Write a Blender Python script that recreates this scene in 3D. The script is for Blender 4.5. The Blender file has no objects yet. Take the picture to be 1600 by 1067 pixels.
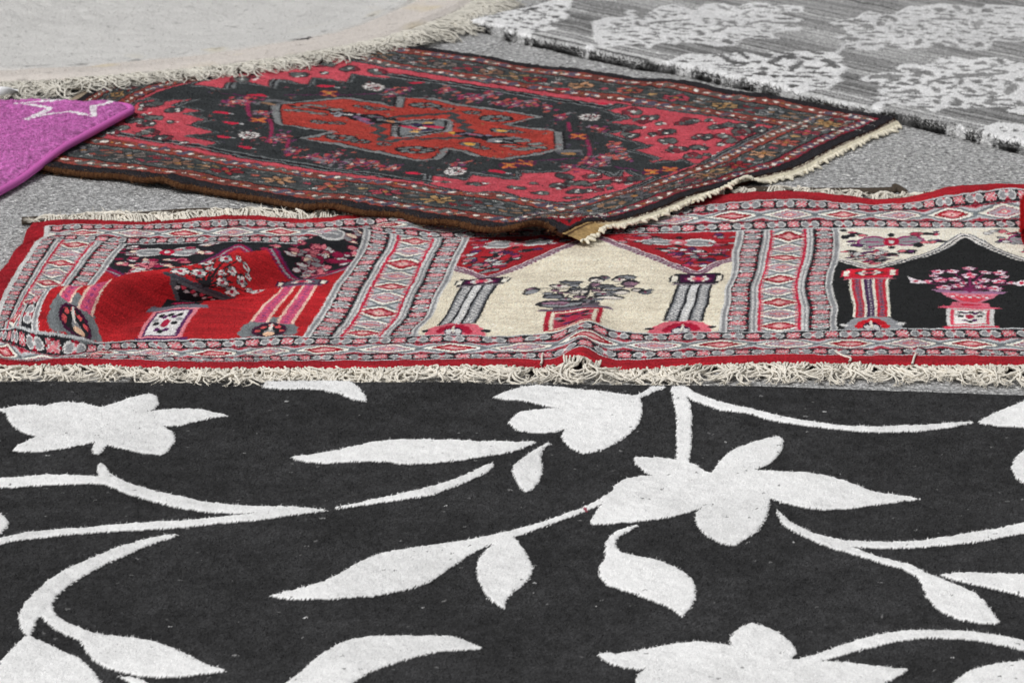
import bpy, math
import numpy as np

# ---------------------------------------------------------------- basics
rng = np.random.default_rng(11)
scene = bpy.context.scene
COL = scene.collection

FOC, PITCH, CAMH = 6600.0, math.radians(15.5), 1.5   # long lens, crouching height
CP, SP = math.cos(PITCH), math.sin(PITCH)

def G(x, y, z=0.0):
    """A spot measured on the 1600x1067 photograph -> metres on the level z (used as a survey of the ground)."""
    x = np.asarray(x, float); y = np.asarray(y, float)
    dx = (x - 800) / FOC; dy = -(y - 533.5) / FOC
    Y = CP + dy * SP; Z = -SP + dy * CP
    t = (np.asarray(z, float) - CAMH) / Z
    return np.stack([dx * t, Y * t], -1)

def proj(P):
    x, y, z = P[..., 0], P[..., 1], P[..., 2] - CAMH
    d = y * CP - z * SP; u = y * SP + z * CP
    return np.stack([800 + FOC * x / d, 533.5 - FOC * u / d], -1)

def gpts(pts, z=0.0):
    a = np.array(pts, float)
    return G(a[:, 0], a[:, 1], z)

class TPS:
    """Thin-plate spline from rug coordinates to metres on the ground."""
    def __init__(s, src, dst, reg=1e-5):
        s.src = np.array(src, float); n = len(s.src)
        K = s.k(np.linalg.norm(s.src[:, None] - s.src[None], axis=-1)) + reg * np.eye(n)
        Pm = np.c_[np.ones(n), s.src]
        A = np.zeros((n + 3, n + 3)); A[:n, :n] = K; A[:n, n:] = Pm; A[n:, :n] = Pm.T
        b = np.zeros((n + 3, 2)); b[:n] = dst
        s.w = np.linalg.solve(A, b)
    def k(s, r):
        return r * r * np.log(np.maximum(r, 1e-9))
    def __call__(s, p):
        p = np.asarray(p, float); sh = p.shape[:-1]; q = p.reshape(-1, 2)
        out = np.empty((len(q), 2)); n = len(s.src)
        for i in range(0, len(q), 60000):
            c = q[i:i + 60000]
            r = np.sqrt((c[:, None, 0] - s.src[None, :, 0])**2 + (c[:, None, 1] - s.src[None, :, 1])**2)
            out[i:i + 60000] = s.k(r) @ s.w[:n] + s.w[n] + c @ s.w[n + 1:]
        return out.reshape(*sh, 2)

def lerp_grid(c, m, n):
    """bilinear upsampling of a small array to m x n"""
    H, W = c.shape[:2]
    y = np.linspace(0, H - 1.001, m); x = np.linspace(0, W - 1.001, n)
    y0 = y.astype(int); x0 = x.astype(int); fy = y - y0; fx = x - x0
    fy = fy * fy * (3 - 2 * fy); fx = fx * fx * (3 - 2 * fx)
    fy = fy[:, None]; fx = fx[None]
    return (c[y0][:, x0] * (1 - fy) * (1 - fx) + c[y0 + 1][:, x0] * fy * (1 - fx)
            + c[y0][:, x0 + 1] * (1 - fy) * fx + c[y0 + 1][:, x0 + 1] * fy * fx)

def vnoise(m, n, fy, fx):
    return lerp_grid(rng.random((int(fy) + 3, int(fx) + 3)) * 2 - 1, m, n)

def smooth(x):
    x = np.clip(x, 0, 1); return x * x * (3 - 2 * x)

def lin(c):
    c = np.asarray(c, float) / 255.0
    return np.where(c <= 0.04045, c / 12.92, ((c + 0.055) / 1.055) ** 2.4)

def curve(pts, closed=False, k=5):
    p = np.array(pts, float); n = len(p); out = []
    rngi = range(n if closed else n - 1)
    for i in rngi:
        if closed: a, b, c, d = p[(i - 1) % n], p[i], p[(i + 1) % n], p[(i + 2) % n]
        else: a, b, c, d = p[max(i - 1, 0)], p[i], p[i + 1], p[min(i + 2, n - 1)]
        # a sharp corner keeps its point
        for t in np.linspace(0, 1, k, endpoint=False):
            out.append(0.5 * ((2 * b) + (-a + c) * t + (2 * a - 5 * b + 4 * c - d) * t * t + (-a + 3 * b - 3 * c + d) * t ** 3))
    if not closed: out.append(p[-1])
    return np.array(out)

class Pat:
    """The knotted design of one rug, kept as a table of yarn colours over the rug's own coordinates (metres)."""
    def __init__(s, u0, u1, v0, v1, res, bg):
        s.u0, s.v0, s.res = u0, v0, res
        s.W = int(round((u1 - u0) / res)); s.H = int(round((v1 - v0) / res))
        s.img = np.empty((s.H, s.W, 3), np.float32); s.img[:] = bg
        s.hgt = np.zeros((s.H, s.W), np.float32)
    def fill(s, poly, col, h=None):
        q = np.array(poly, float)
        q = (q - [s.u0, s.v0]) / s.res
        x0 = max(int(q[:, 0].min()), 0); x1 = min(int(q[:, 0].max()) + 1, s.W - 1)
        y0 = max(int(q[:, 1].min()), 0); y1 = min(int(q[:, 1].max()) + 1, s.H - 1)
        if x1 < x0 or y1 < y0: return
        X = np.arange(x0, x1 + 1)[None] + 0.5; Y = np.arange(y0, y1 + 1)[:, None] + 0.5
        ins = np.zeros((y1 - y0 + 1, x1 - x0 + 1), bool)
        a = q; b = np.roll(q, -1, 0)
        for (ax, ay), (bx, by) in zip(a, b):
            if ay == by: continue
            row = (ay > Y) != (by > Y)
            if not row.any(): continue
            ins ^= row & (X < (bx - ax) * (Y - ay) / (by - ay) + ax)
        s.img[y0:y1 + 1, x0:x1 + 1][ins] = col
        if h is not None: s.hgt[y0:y1 + 1, x0:x1 + 1][ins] = h
    def rect(s, u0, u1, v0, v1, col, h=None):
        s.fill([(u0, v0), (u1, v0), (u1, v1), (u0, v1)], col, h)
    def ell(s, c, ru, rv, col, ang=0, h=None, n=14):
        t = np.linspace(0, 2 * np.pi, n, endpoint=False)
        x = ru * np.cos(t); y = rv * np.sin(t); ca, sa = math.cos(ang), math.sin(ang)
        s.fill(np.c_[c[0] + x * ca - y * sa, c[1] + x * sa + y * ca], col, h)
    def stroke(s, pts, w, col, h=None, taper=False):
        p = np.array(pts, float)
        d = np.gradient(p, axis=0); L = np.linalg.norm(d, axis=1, keepdims=True) + 1e-12
        nrm = np.c_[-d[:, 1], d[:, 0]] / L
        ww = np.full((len(p), 1), w / 2)
        if taper: ww[:, 0] *= np.sqrt(np.clip(1 - np.linspace(-1, 1, len(p)) ** 2, 0.02, 1))
        for i in range(len(p) - 1):      # segment by segment so bends never cancel out
            s.fill([p[i] + nrm[i] * ww[i], p[i + 1] + nrm[i + 1] * ww[i + 1],
                    p[i + 1] - nrm[i + 1] * ww[i + 1], p[i] - nrm[i] * ww[i]], col, h)
    def sample(s, uv, jitter=0.0):
        q = (uv - [s.u0, s.v0]) / s.res
        if jitter: q = q + rng.normal(0, jitter / s.res, q.shape)
        x = np.clip(q[..., 0].astype(int), 0, s.W - 1); y = np.clip(q[..., 1].astype(int), 0, s.H - 1)
        return s.img[y, x], s.hgt[y, x]

# ---------------------------------------------------------------- materials
def yarn(name, rough=0.95, each=0.0, sheen=0.02, bump=0.25, scale=700, attr=True, col=None, vary=0.12):
    m = bpy.data.materials.new(name); m.use_nodes = True
    nt = m.node_tree; b = nt.nodes['Principled BSDF']; N = nt.nodes.new; L = nt.links.new
    b.inputs['Roughness'].default_value = rough
    b.inputs['Specular IOR Level'].default_value = 0.04
    b.inputs['Sheen Weight'].default_value = sheen
    b.inputs['Sheen Roughness'].default_value = 0.6
    tc = N('ShaderNodeTexCoord'); ns = N('ShaderNodeTexNoise')
    ns.inputs['Scale'].default_value = scale; ns.inputs['Detail'].default_value = 3
    L(tc.outputs['Object'], ns.inputs['Vector'])
    mr = N('ShaderNodeMapRange'); mr.inputs['From Min'].default_value = 0.3; mr.inputs['From Max'].default_value = 0.7
    mr.inputs['To Min'].default_value = 1 - vary; mr.inputs['To Max'].default_value = 1 + vary
    L(ns.outputs['Fac'], mr.inputs['Value'])
    mx = N('ShaderNodeVectorMath'); mx.operation = 'SCALE'
    if attr:
        a = N('ShaderNodeAttribute'); a.attribute_name = 'yarn_colour'; L(a.outputs['Color'], mx.inputs[0])
    else:
        mx.inputs[0].default_value = tuple(lin(col))
    L(mr.outputs['Result'], mx.inputs['Scale']); L(mx.outputs['Vector'], b.inputs['Base Color'])
    if each:                      # every tassel a little cleaner or dirtier than the next, greyer in patches
        oi = N('ShaderNodeObjectInfo'); m2 = N('ShaderNodeMapRange'); m2.inputs['To Min'].default_value = 1 - each; m2.inputs['To Max'].default_value = 1.04
        L(oi.outputs['Random'], m2.inputs['Value'])
        n2 = N('ShaderNodeTexNoise'); n2.inputs['Scale'].default_value = 45; L(tc.outputs['Object'], n2.inputs['Vector'])
        m3 = N('ShaderNodeMapRange'); m3.inputs['From Min'].default_value = .35; m3.inputs['From Max'].default_value = .65; m3.inputs['To Min'].default_value = 1 - each * 1.4; m3.inputs['To Max'].default_value = 1.03
        L(n2.outputs['Fac'], m3.inputs['Value'])
        k1 = N('ShaderNodeMath'); k1.operation = 'MULTIPLY'; L(m2.outputs['Result'], k1.inputs[0]); L(m3.outputs['Result'], k1.inputs[1])
        k2 = N('ShaderNodeMath'); k2.operation = 'MULTIPLY'; L(k1.outputs[0], k2.inputs[0]); L(mr.outputs['Result'], k2.inputs[1]); L(k2.outputs[0], mx.inputs['Scale'])
    bp = N('ShaderNodeBump'); bp.inputs['Strength'].default_value = bump; bp.inputs['Distance'].default_value = 0.002
    L(ns.outputs['Fac'], bp.inputs['Height']); L(bp.outputs['Normal'], b.inputs['Normal'])
    return m

# ---------------------------------------------------------------- mesh helpers
def raw_mesh(name, V, quads, tris=None, C=None, mat=None, parent=None, shade=True):
    me = bpy.data.meshes.new(name)
    nq = len(quads); nt_ = 0 if tris is None else len(tris)
    me.vertices.add(len(V)); me.vertices.foreach_set('co', np.ascontiguousarray(V, np.float32).ravel())
    loops = np.asarray(quads, np.int32).ravel()
    if nt_: loops = np.concatenate([loops, np.asarray(tris, np.int32).ravel()])
    me.loops.add(len(loops)); me.loops.foreach_set('vertex_index', loops)
    st = np.arange(nq, dtype=np.int32) * 4
    if nt_: st = np.concatenate([st, nq * 4 + np.arange(nt_, dtype=np.int32) * 3])
    me.polygons.add(nq + nt_); me.polygons.foreach_set('loop_start', st)
    me.update(calc_edges=True)
    if shade: me.polygons.foreach_set('use_smooth', np.ones(nq + nt_, bool))
    if C is not None:
        at = me.color_attributes.new('yarn_colour', 'FLOAT_COLOR', 'POINT')
        c4 = np.ones((len(V), 4), np.float32); c4[:, :3] = C
        at.data.foreach_set('color', c4.ravel())
    if mat: me.materials.append(mat)
    me.validate()
    o = bpy.data.objects.new(name, me); COL.objects.link(o)
    if parent: o.parent = parent; o.matrix_parent_inverse = parent.matrix_world.inverted()
    return o

def grid_quads(m, n):
    i = np.arange(m * n).reshape(m, n)
    return np.stack([i[:-1, :-1], i[:-1, 1:], i[1:, 1:], i[1:, :-1]], -1).reshape(-1, 4)

def normals(P):
    du = np.gradient(P, axis=1); dv = np.gradient(P, axis=0)
    N = np.cross(du, dv); N /= np.linalg.norm(N, axis=-1, keepdims=True) + 1e-12
    N[N[..., 2] < 0] *= -1
    return N

def cloth(name, parent, P, C, mat, th, nap=0.0006, fibres=0, flen=0.004, fwid=0.0009, lean=0.6, edge_fib=0, edge_len=0.008, skirt_col=None, skirt_fn=None, fvar=0.25):
    """A rug's pile: top sheet of knots (one vertex each), turned-down edges and loose fibres, one mesh."""
    m, n = P.shape[:2]
    N = normals(P)
    P = P + N * (rng.random((m, n, 1)) * nap)
    C = lin(C)
    V = [P.reshape(-1, 3)]; CC = [C.reshape(-1, 3)]; Q = [grid_quads(m, n)]
    i = np.arange(m * n).reshape(m, n)
    ring = np.concatenate([i[0, :], i[1:, -1], i[-1, -2::-1], i[-2:0:-1, 0]])
    R = V[0][ring]; k = len(ring); base = m * n
    T = np.roll(R, -1, 0) - np.roll(R, 1, 0); O = np.c_[T[:, 1], -T[:, 0], np.zeros(k)]
    O /= np.linalg.norm(O, axis=1, keepdims=True) + 1e-12
    mid = R + O * th * 0.25 - [0, 0, th * 0.45]; low = R + O * th * 0.1 - [0, 0, th]
    sc = CC[0][ring] if skirt_col is None else np.tile(lin(skirt_col), (k, 1)) * (0.7 + 0.6 * rng.random((k, 1)))
    if skirt_fn: sc = skirt_fn(sc)
    V += [mid, low]; CC += [sc, sc]
    j = np.arange(k); jn = (j + 1) % k
    Q += [np.stack([ring, base + j, base + jn, ring[jn]], -1), np.stack([base + j, base + k + j, base + k + jn, base + jn], -1)]
    off = base + 2 * k; tris = []
    def fib(B, Nn, cc, ln, wd, ln_):
        nonlocal off
        f = len(B); d = Nn + rng.normal(0, ln_, (f, 3)); d /= np.linalg.norm(d, axis=1, keepdims=True)
        s = rng.normal(0, 1, (f, 3)); s -= d * (s * d).sum(1, keepdims=True); s /= np.linalg.norm(s, axis=1, keepdims=True)
        L = ln * (0.6 + 0.7 * rng.random((f, 1)))
        cf = cc * (1 - fvar + 2 * fvar * rng.random((f, 1)))
        V.append(np.stack([B - s * wd / 2, B + s * wd / 2, B + d * L], 1).reshape(-1, 3)); CC.append(np.repeat(cf, 3, 0))
        tris.append(off + np.arange(3 * f).reshape(-1, 3)); off += 3 * f
    if fibres:
        a = rng.integers(0, m, fibres); b = rng.integers(0, n, fibres)
        fib(P[a, b] + (rng.random((fibres, 3)) - .5) * [.002, .002, 0], N[a, b], C[a, b], flen, fwid, lean)
    if edge_fib:
        a = rng.integers(0, k, edge_fib); t = rng.random((edge_fib, 1)) ** 0.8
        fib(R[a] * (1 - t) + low[a] * t, O[a] * (0.35 + 0.6 * t) + [0, 0, 0.5] * (1 - t), sc[a], edge_len, fwid * 1.3, 0.45)
    return raw_mesh(name, np.concatenate(V), np.concatenate(Q), np.concatenate(tris) if tris else None, np.concatenate(CC), mat, parent)

def tube(paths, rad, sides=6):
    """tubes along paths (list of (k,3) arrays) with a radius each -> verts, quads"""
    V = []; Q = []; off = 0
    for p, r in zip(paths, rad):
        p = np.asarray(p, float); k = len(p)
        d = np.gradient(p, axis=0); d /= np.linalg.norm(d, axis=1, keepdims=True) + 1e-12
        up = np.tile([0, 0, 1.0], (k, 1)); up[np.abs(d[:, 2]) > 0.9] = [1, 0, 0]
        a = np.cross(d, up); a /= np.linalg.norm(a, axis=1, keepdims=True); b = np.cross(a, d)
        rr = (np.full(k, r) if np.isscalar(r) else np.asarray(r))[:, None, None]
        t = np.linspace(0, 2 * np.pi, sides, endpoint=False)
        ringv = p[:, None] + rr * (np.cos(t)[None, :, None] * a[:, None] + np.sin(t)[None, :, None] * b[:, None])
        V.append(ringv.reshape(-1, 3))
        i = off + np.arange(k * sides).reshape(k, sides); j = np.roll(i, -1, 1)
        Q.append(np.stack([i[:-1], j[:-1], j[1:], i[1:]], -1).reshape(-1, 4)); off += k * sides
        if sides == 4: Q.append(np.array([i[0, ::-1], i[-1]]))
    return np.concatenate(V), np.concatenate(Q)

def thing(name, label, cat, loc):
    o = bpy.data.objects.new(name, None); COL.objects.link(o)
    o.empty_display_size = 0.1; o.location = loc; o['label'] = label; o['category'] = cat
    bpy.context.view_layer.update()
    return o

class Rug:
    """rug coordinates <-> metres, with a height field"""
    def __init__(s, pairs, zf, reg=1e-5):
        src = np.array([(p[0], p[1]) for p in pairs]); px = np.array([(p[2], p[3]) for p in pairs], float)
        s.z = zf; s.t = TPS(src, G(px[:, 0], px[:, 1], zf(src[:, 0], src[:, 1])), reg)
    def P(s, uv):
        uv = np.asarray(uv, float); xy = s.t(uv)
        return np.concatenate([xy, s.z(uv[..., 0], uv[..., 1])[..., None]], -1)
    def inv_setup(s, u0, u1, v0, v1, k=140):
        U, Vv = np.meshgrid(np.linspace(u0, u1, k), np.linspace(v0, v1, k))
        s.guv = np.stack([U, Vv], -1).reshape(-1, 2); s.gpx = proj(s.P(s.guv))
    def inv(s, pts):
        """where on the rug a surveyed spot lies"""
        q = np.array(pts, float)
        uv = np.array([s.guv[np.argmin(((s.gpx - p) ** 2 * [1, 6]).sum(1))] for p in q])
        for _ in range(6):
            e = 1e-3; f = proj(s.P(uv)); r = q - f
            ju = (proj(s.P(uv + [e, 0])) - f) / e; jv = (proj(s.P(uv + [0, e])) - f) / e
            det = ju[:, 0] * jv[:, 1] - ju[:, 1] * jv[:, 0]
            det = np.where(np.abs(det) < 2e4, np.sign(det + 1e-9) * 2e4, det)
            du = (r[:, 0] * jv[:, 1] - r[:, 1] * jv[:, 0]) / det; dv = (ju[:, 0] * r[:, 1] - ju[:, 1] * r[:, 0]) / det
            uv = uv + np.clip(np.c_[du, dv], -0.03, 0.03)
        return uv
# ---------------------------------------------------------------- ground, light, camera
def ground():
    me = bpy.data.meshes.new('ground'); s = 60
    me.from_pydata([(-s, -s, 0), (s, -s, 0), (s, s, 0), (-s, s, 0)], [], [(0, 1, 2, 3)])
    o = bpy.data.objects.new('ground', me); COL.objects.link(o); o['kind'] = 'structure'
    m = bpy.data.materials.new('asphalt'); m.use_nodes = True; nt = m.node_tree; N = nt.nodes.new; L = nt.links.new
    b = nt.nodes['Principled BSDF']; b.inputs['Roughness'].default_value = 0.85; b.inputs['Specular IOR Level'].default_value = 0.3
    tc = N('ShaderNodeTexCoord')
    v = N('ShaderNodeTexVoronoi'); v.inputs['Scale'].default_value = 260; L(tc.outputs['Object'], v.inputs['Vector'])
    n1 = N('ShaderNodeTexNoise'); n1.inputs['Scale'].default_value = 130; n1.inputs['Detail'].default_value = 5; L(tc.outputs['Object'], n1.inputs['Vector'])
    n2 = N('ShaderNodeTexNoise'); n2.inputs['Scale'].default_value = 9; n2.inputs['Detail'].default_value = 4; L(tc.outputs['Object'], n2.inputs['Vector'])
    sep = N('ShaderNodeSeparateColor'); L(v.outputs['Color'], sep.inputs['Color'])
    r = N('ShaderNodeValToRGB'); e = r.color_ramp.elements          # stone grains in dark binder
    e[0].position = 0.0; e[0].color = (.20, .20, .202, 1); e[1].position = 1.0; e[1].color = (.95, .95, .94, 1)
    for p, c in ((.35, .42), (.7, .53), (.9, .66)): q = e.new(p); q.color = (c, c, c * 1.01, 1)
    L(sep.outputs['Red'], r.inputs['Fac'])
    r2 = N('ShaderNodeValToRGB'); e = r2.color_ramp.elements; e[0].position = .34; e[0].color = (.50, .50, .50, 1); e[1].position = .68; e[1].color = (1.25, 1.25, 1.25, 1)
    L(n1.outputs['Fac'], r2.inputs['Fac'])
    r3 = N('ShaderNodeValToRGB'); e = r3.color_ramp.elements; e[0].position = .3; e[0].color = (.95, .95, .94, 1); e[1].position = .68; e[1].color = (1.14, 1.14, 1.14, 1)
    L(n2.outputs['Fac'], r3.inputs['Fac'])
    m1 = N('ShaderNodeMix'); m1.data_type = 'RGBA'; m1.blend_type = 'MULTIPLY'; m1.inputs['Factor'].default_value = 1
    m2 = N('ShaderNodeMix'); m2.data_type = 'RGBA'; m2.blend_type = 'MULTIPLY'; m2.inputs['Factor'].default_value = 1
    L(r.outputs['Color'], m1.inputs['A']); L(r2.outputs['Color'], m1.inputs['B']); L(m1.outputs['Result'], m2.inputs['A']); L(r3.outputs['Color'], m2.inputs['B'])
    L(m2.outputs['Result'], b.inputs['Base Color'])
    bp = N('ShaderNodeBump'); bp.inputs['Strength'].default_value = .9; bp.inputs['Distance'].default_value = .004
    L(v.outputs['Distance'], bp.inputs['Height']); L(bp.outputs['Normal'], b.inputs['Normal'])
    me.materials.append(m)

def lighting():
    w = bpy.data.worlds.new('World'); scene.world = w; w.use_nodes = True; nt = w.node_tree
    sky = nt.nodes.new('ShaderNodeTexSky'); sky.sky_type = 'NISHITA'; sky.sun_disc = False
    el, az = math.radians(52), math.radians(-140)
    sky.sun_elevation = el; sky.sun_rotation = az; sky.dust_density = 4; sky.air_density = 1.0; sky.ozone_density = 1
    hs = nt.nodes.new('ShaderNodeHueSaturation'); hs.inputs['Saturation'].default_value = 0.12     # overcast: a grey sky
    bg = nt.nodes['Background']; bg.inputs['Strength'].default_value = 0.095
    nt.links.new(sky.outputs['Color'], hs.inputs['Color']); nt.links.new(hs.outputs['Color'], bg.inputs['Color'])
    s = bpy.data.lights.new('sun', 'SUN'); s.energy = 2.1; s.angle = math.radians(22); s.color = (1, .985, .96)
    o = bpy.data.objects.new('sun', s); COL.objects.link(o)
    from mathutils import Vector
    d = Vector((math.sin(az) * math.cos(el), math.cos(az) * math.cos(el), math.sin(el)))   # direction towards the sun
    o.rotation_euler = d.to_track_quat('Z', 'Y').to_euler(); o.location = (0, 5, 6)

def camera():
    c = bpy.data.cameras.new('camera'); o = bpy.data.objects.new('camera', c); COL.objects.link(o)
    c.sensor_width = 36; c.lens = FOC * 36 / 1600; o.location = (0, 0, CAMH); o.rotation_euler = (math.radians(90) - PITCH, 0, 0)
    c.clip_start = .05; c.clip_end = 500
    c.dof.use_dof = True; c.dof.focus_distance = 5.35; c.dof.aperture_fstop = 18
    scene.camera = o
    v = scene.view_settings; v.view_transform = 'Standard'; v.look = 'None'; v.gamma = 1; v.exposure = EXPOSURE; v.use_curve_mapping = False

EXPOSURE = -0.22
ground(); lighting(); camera()

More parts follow.
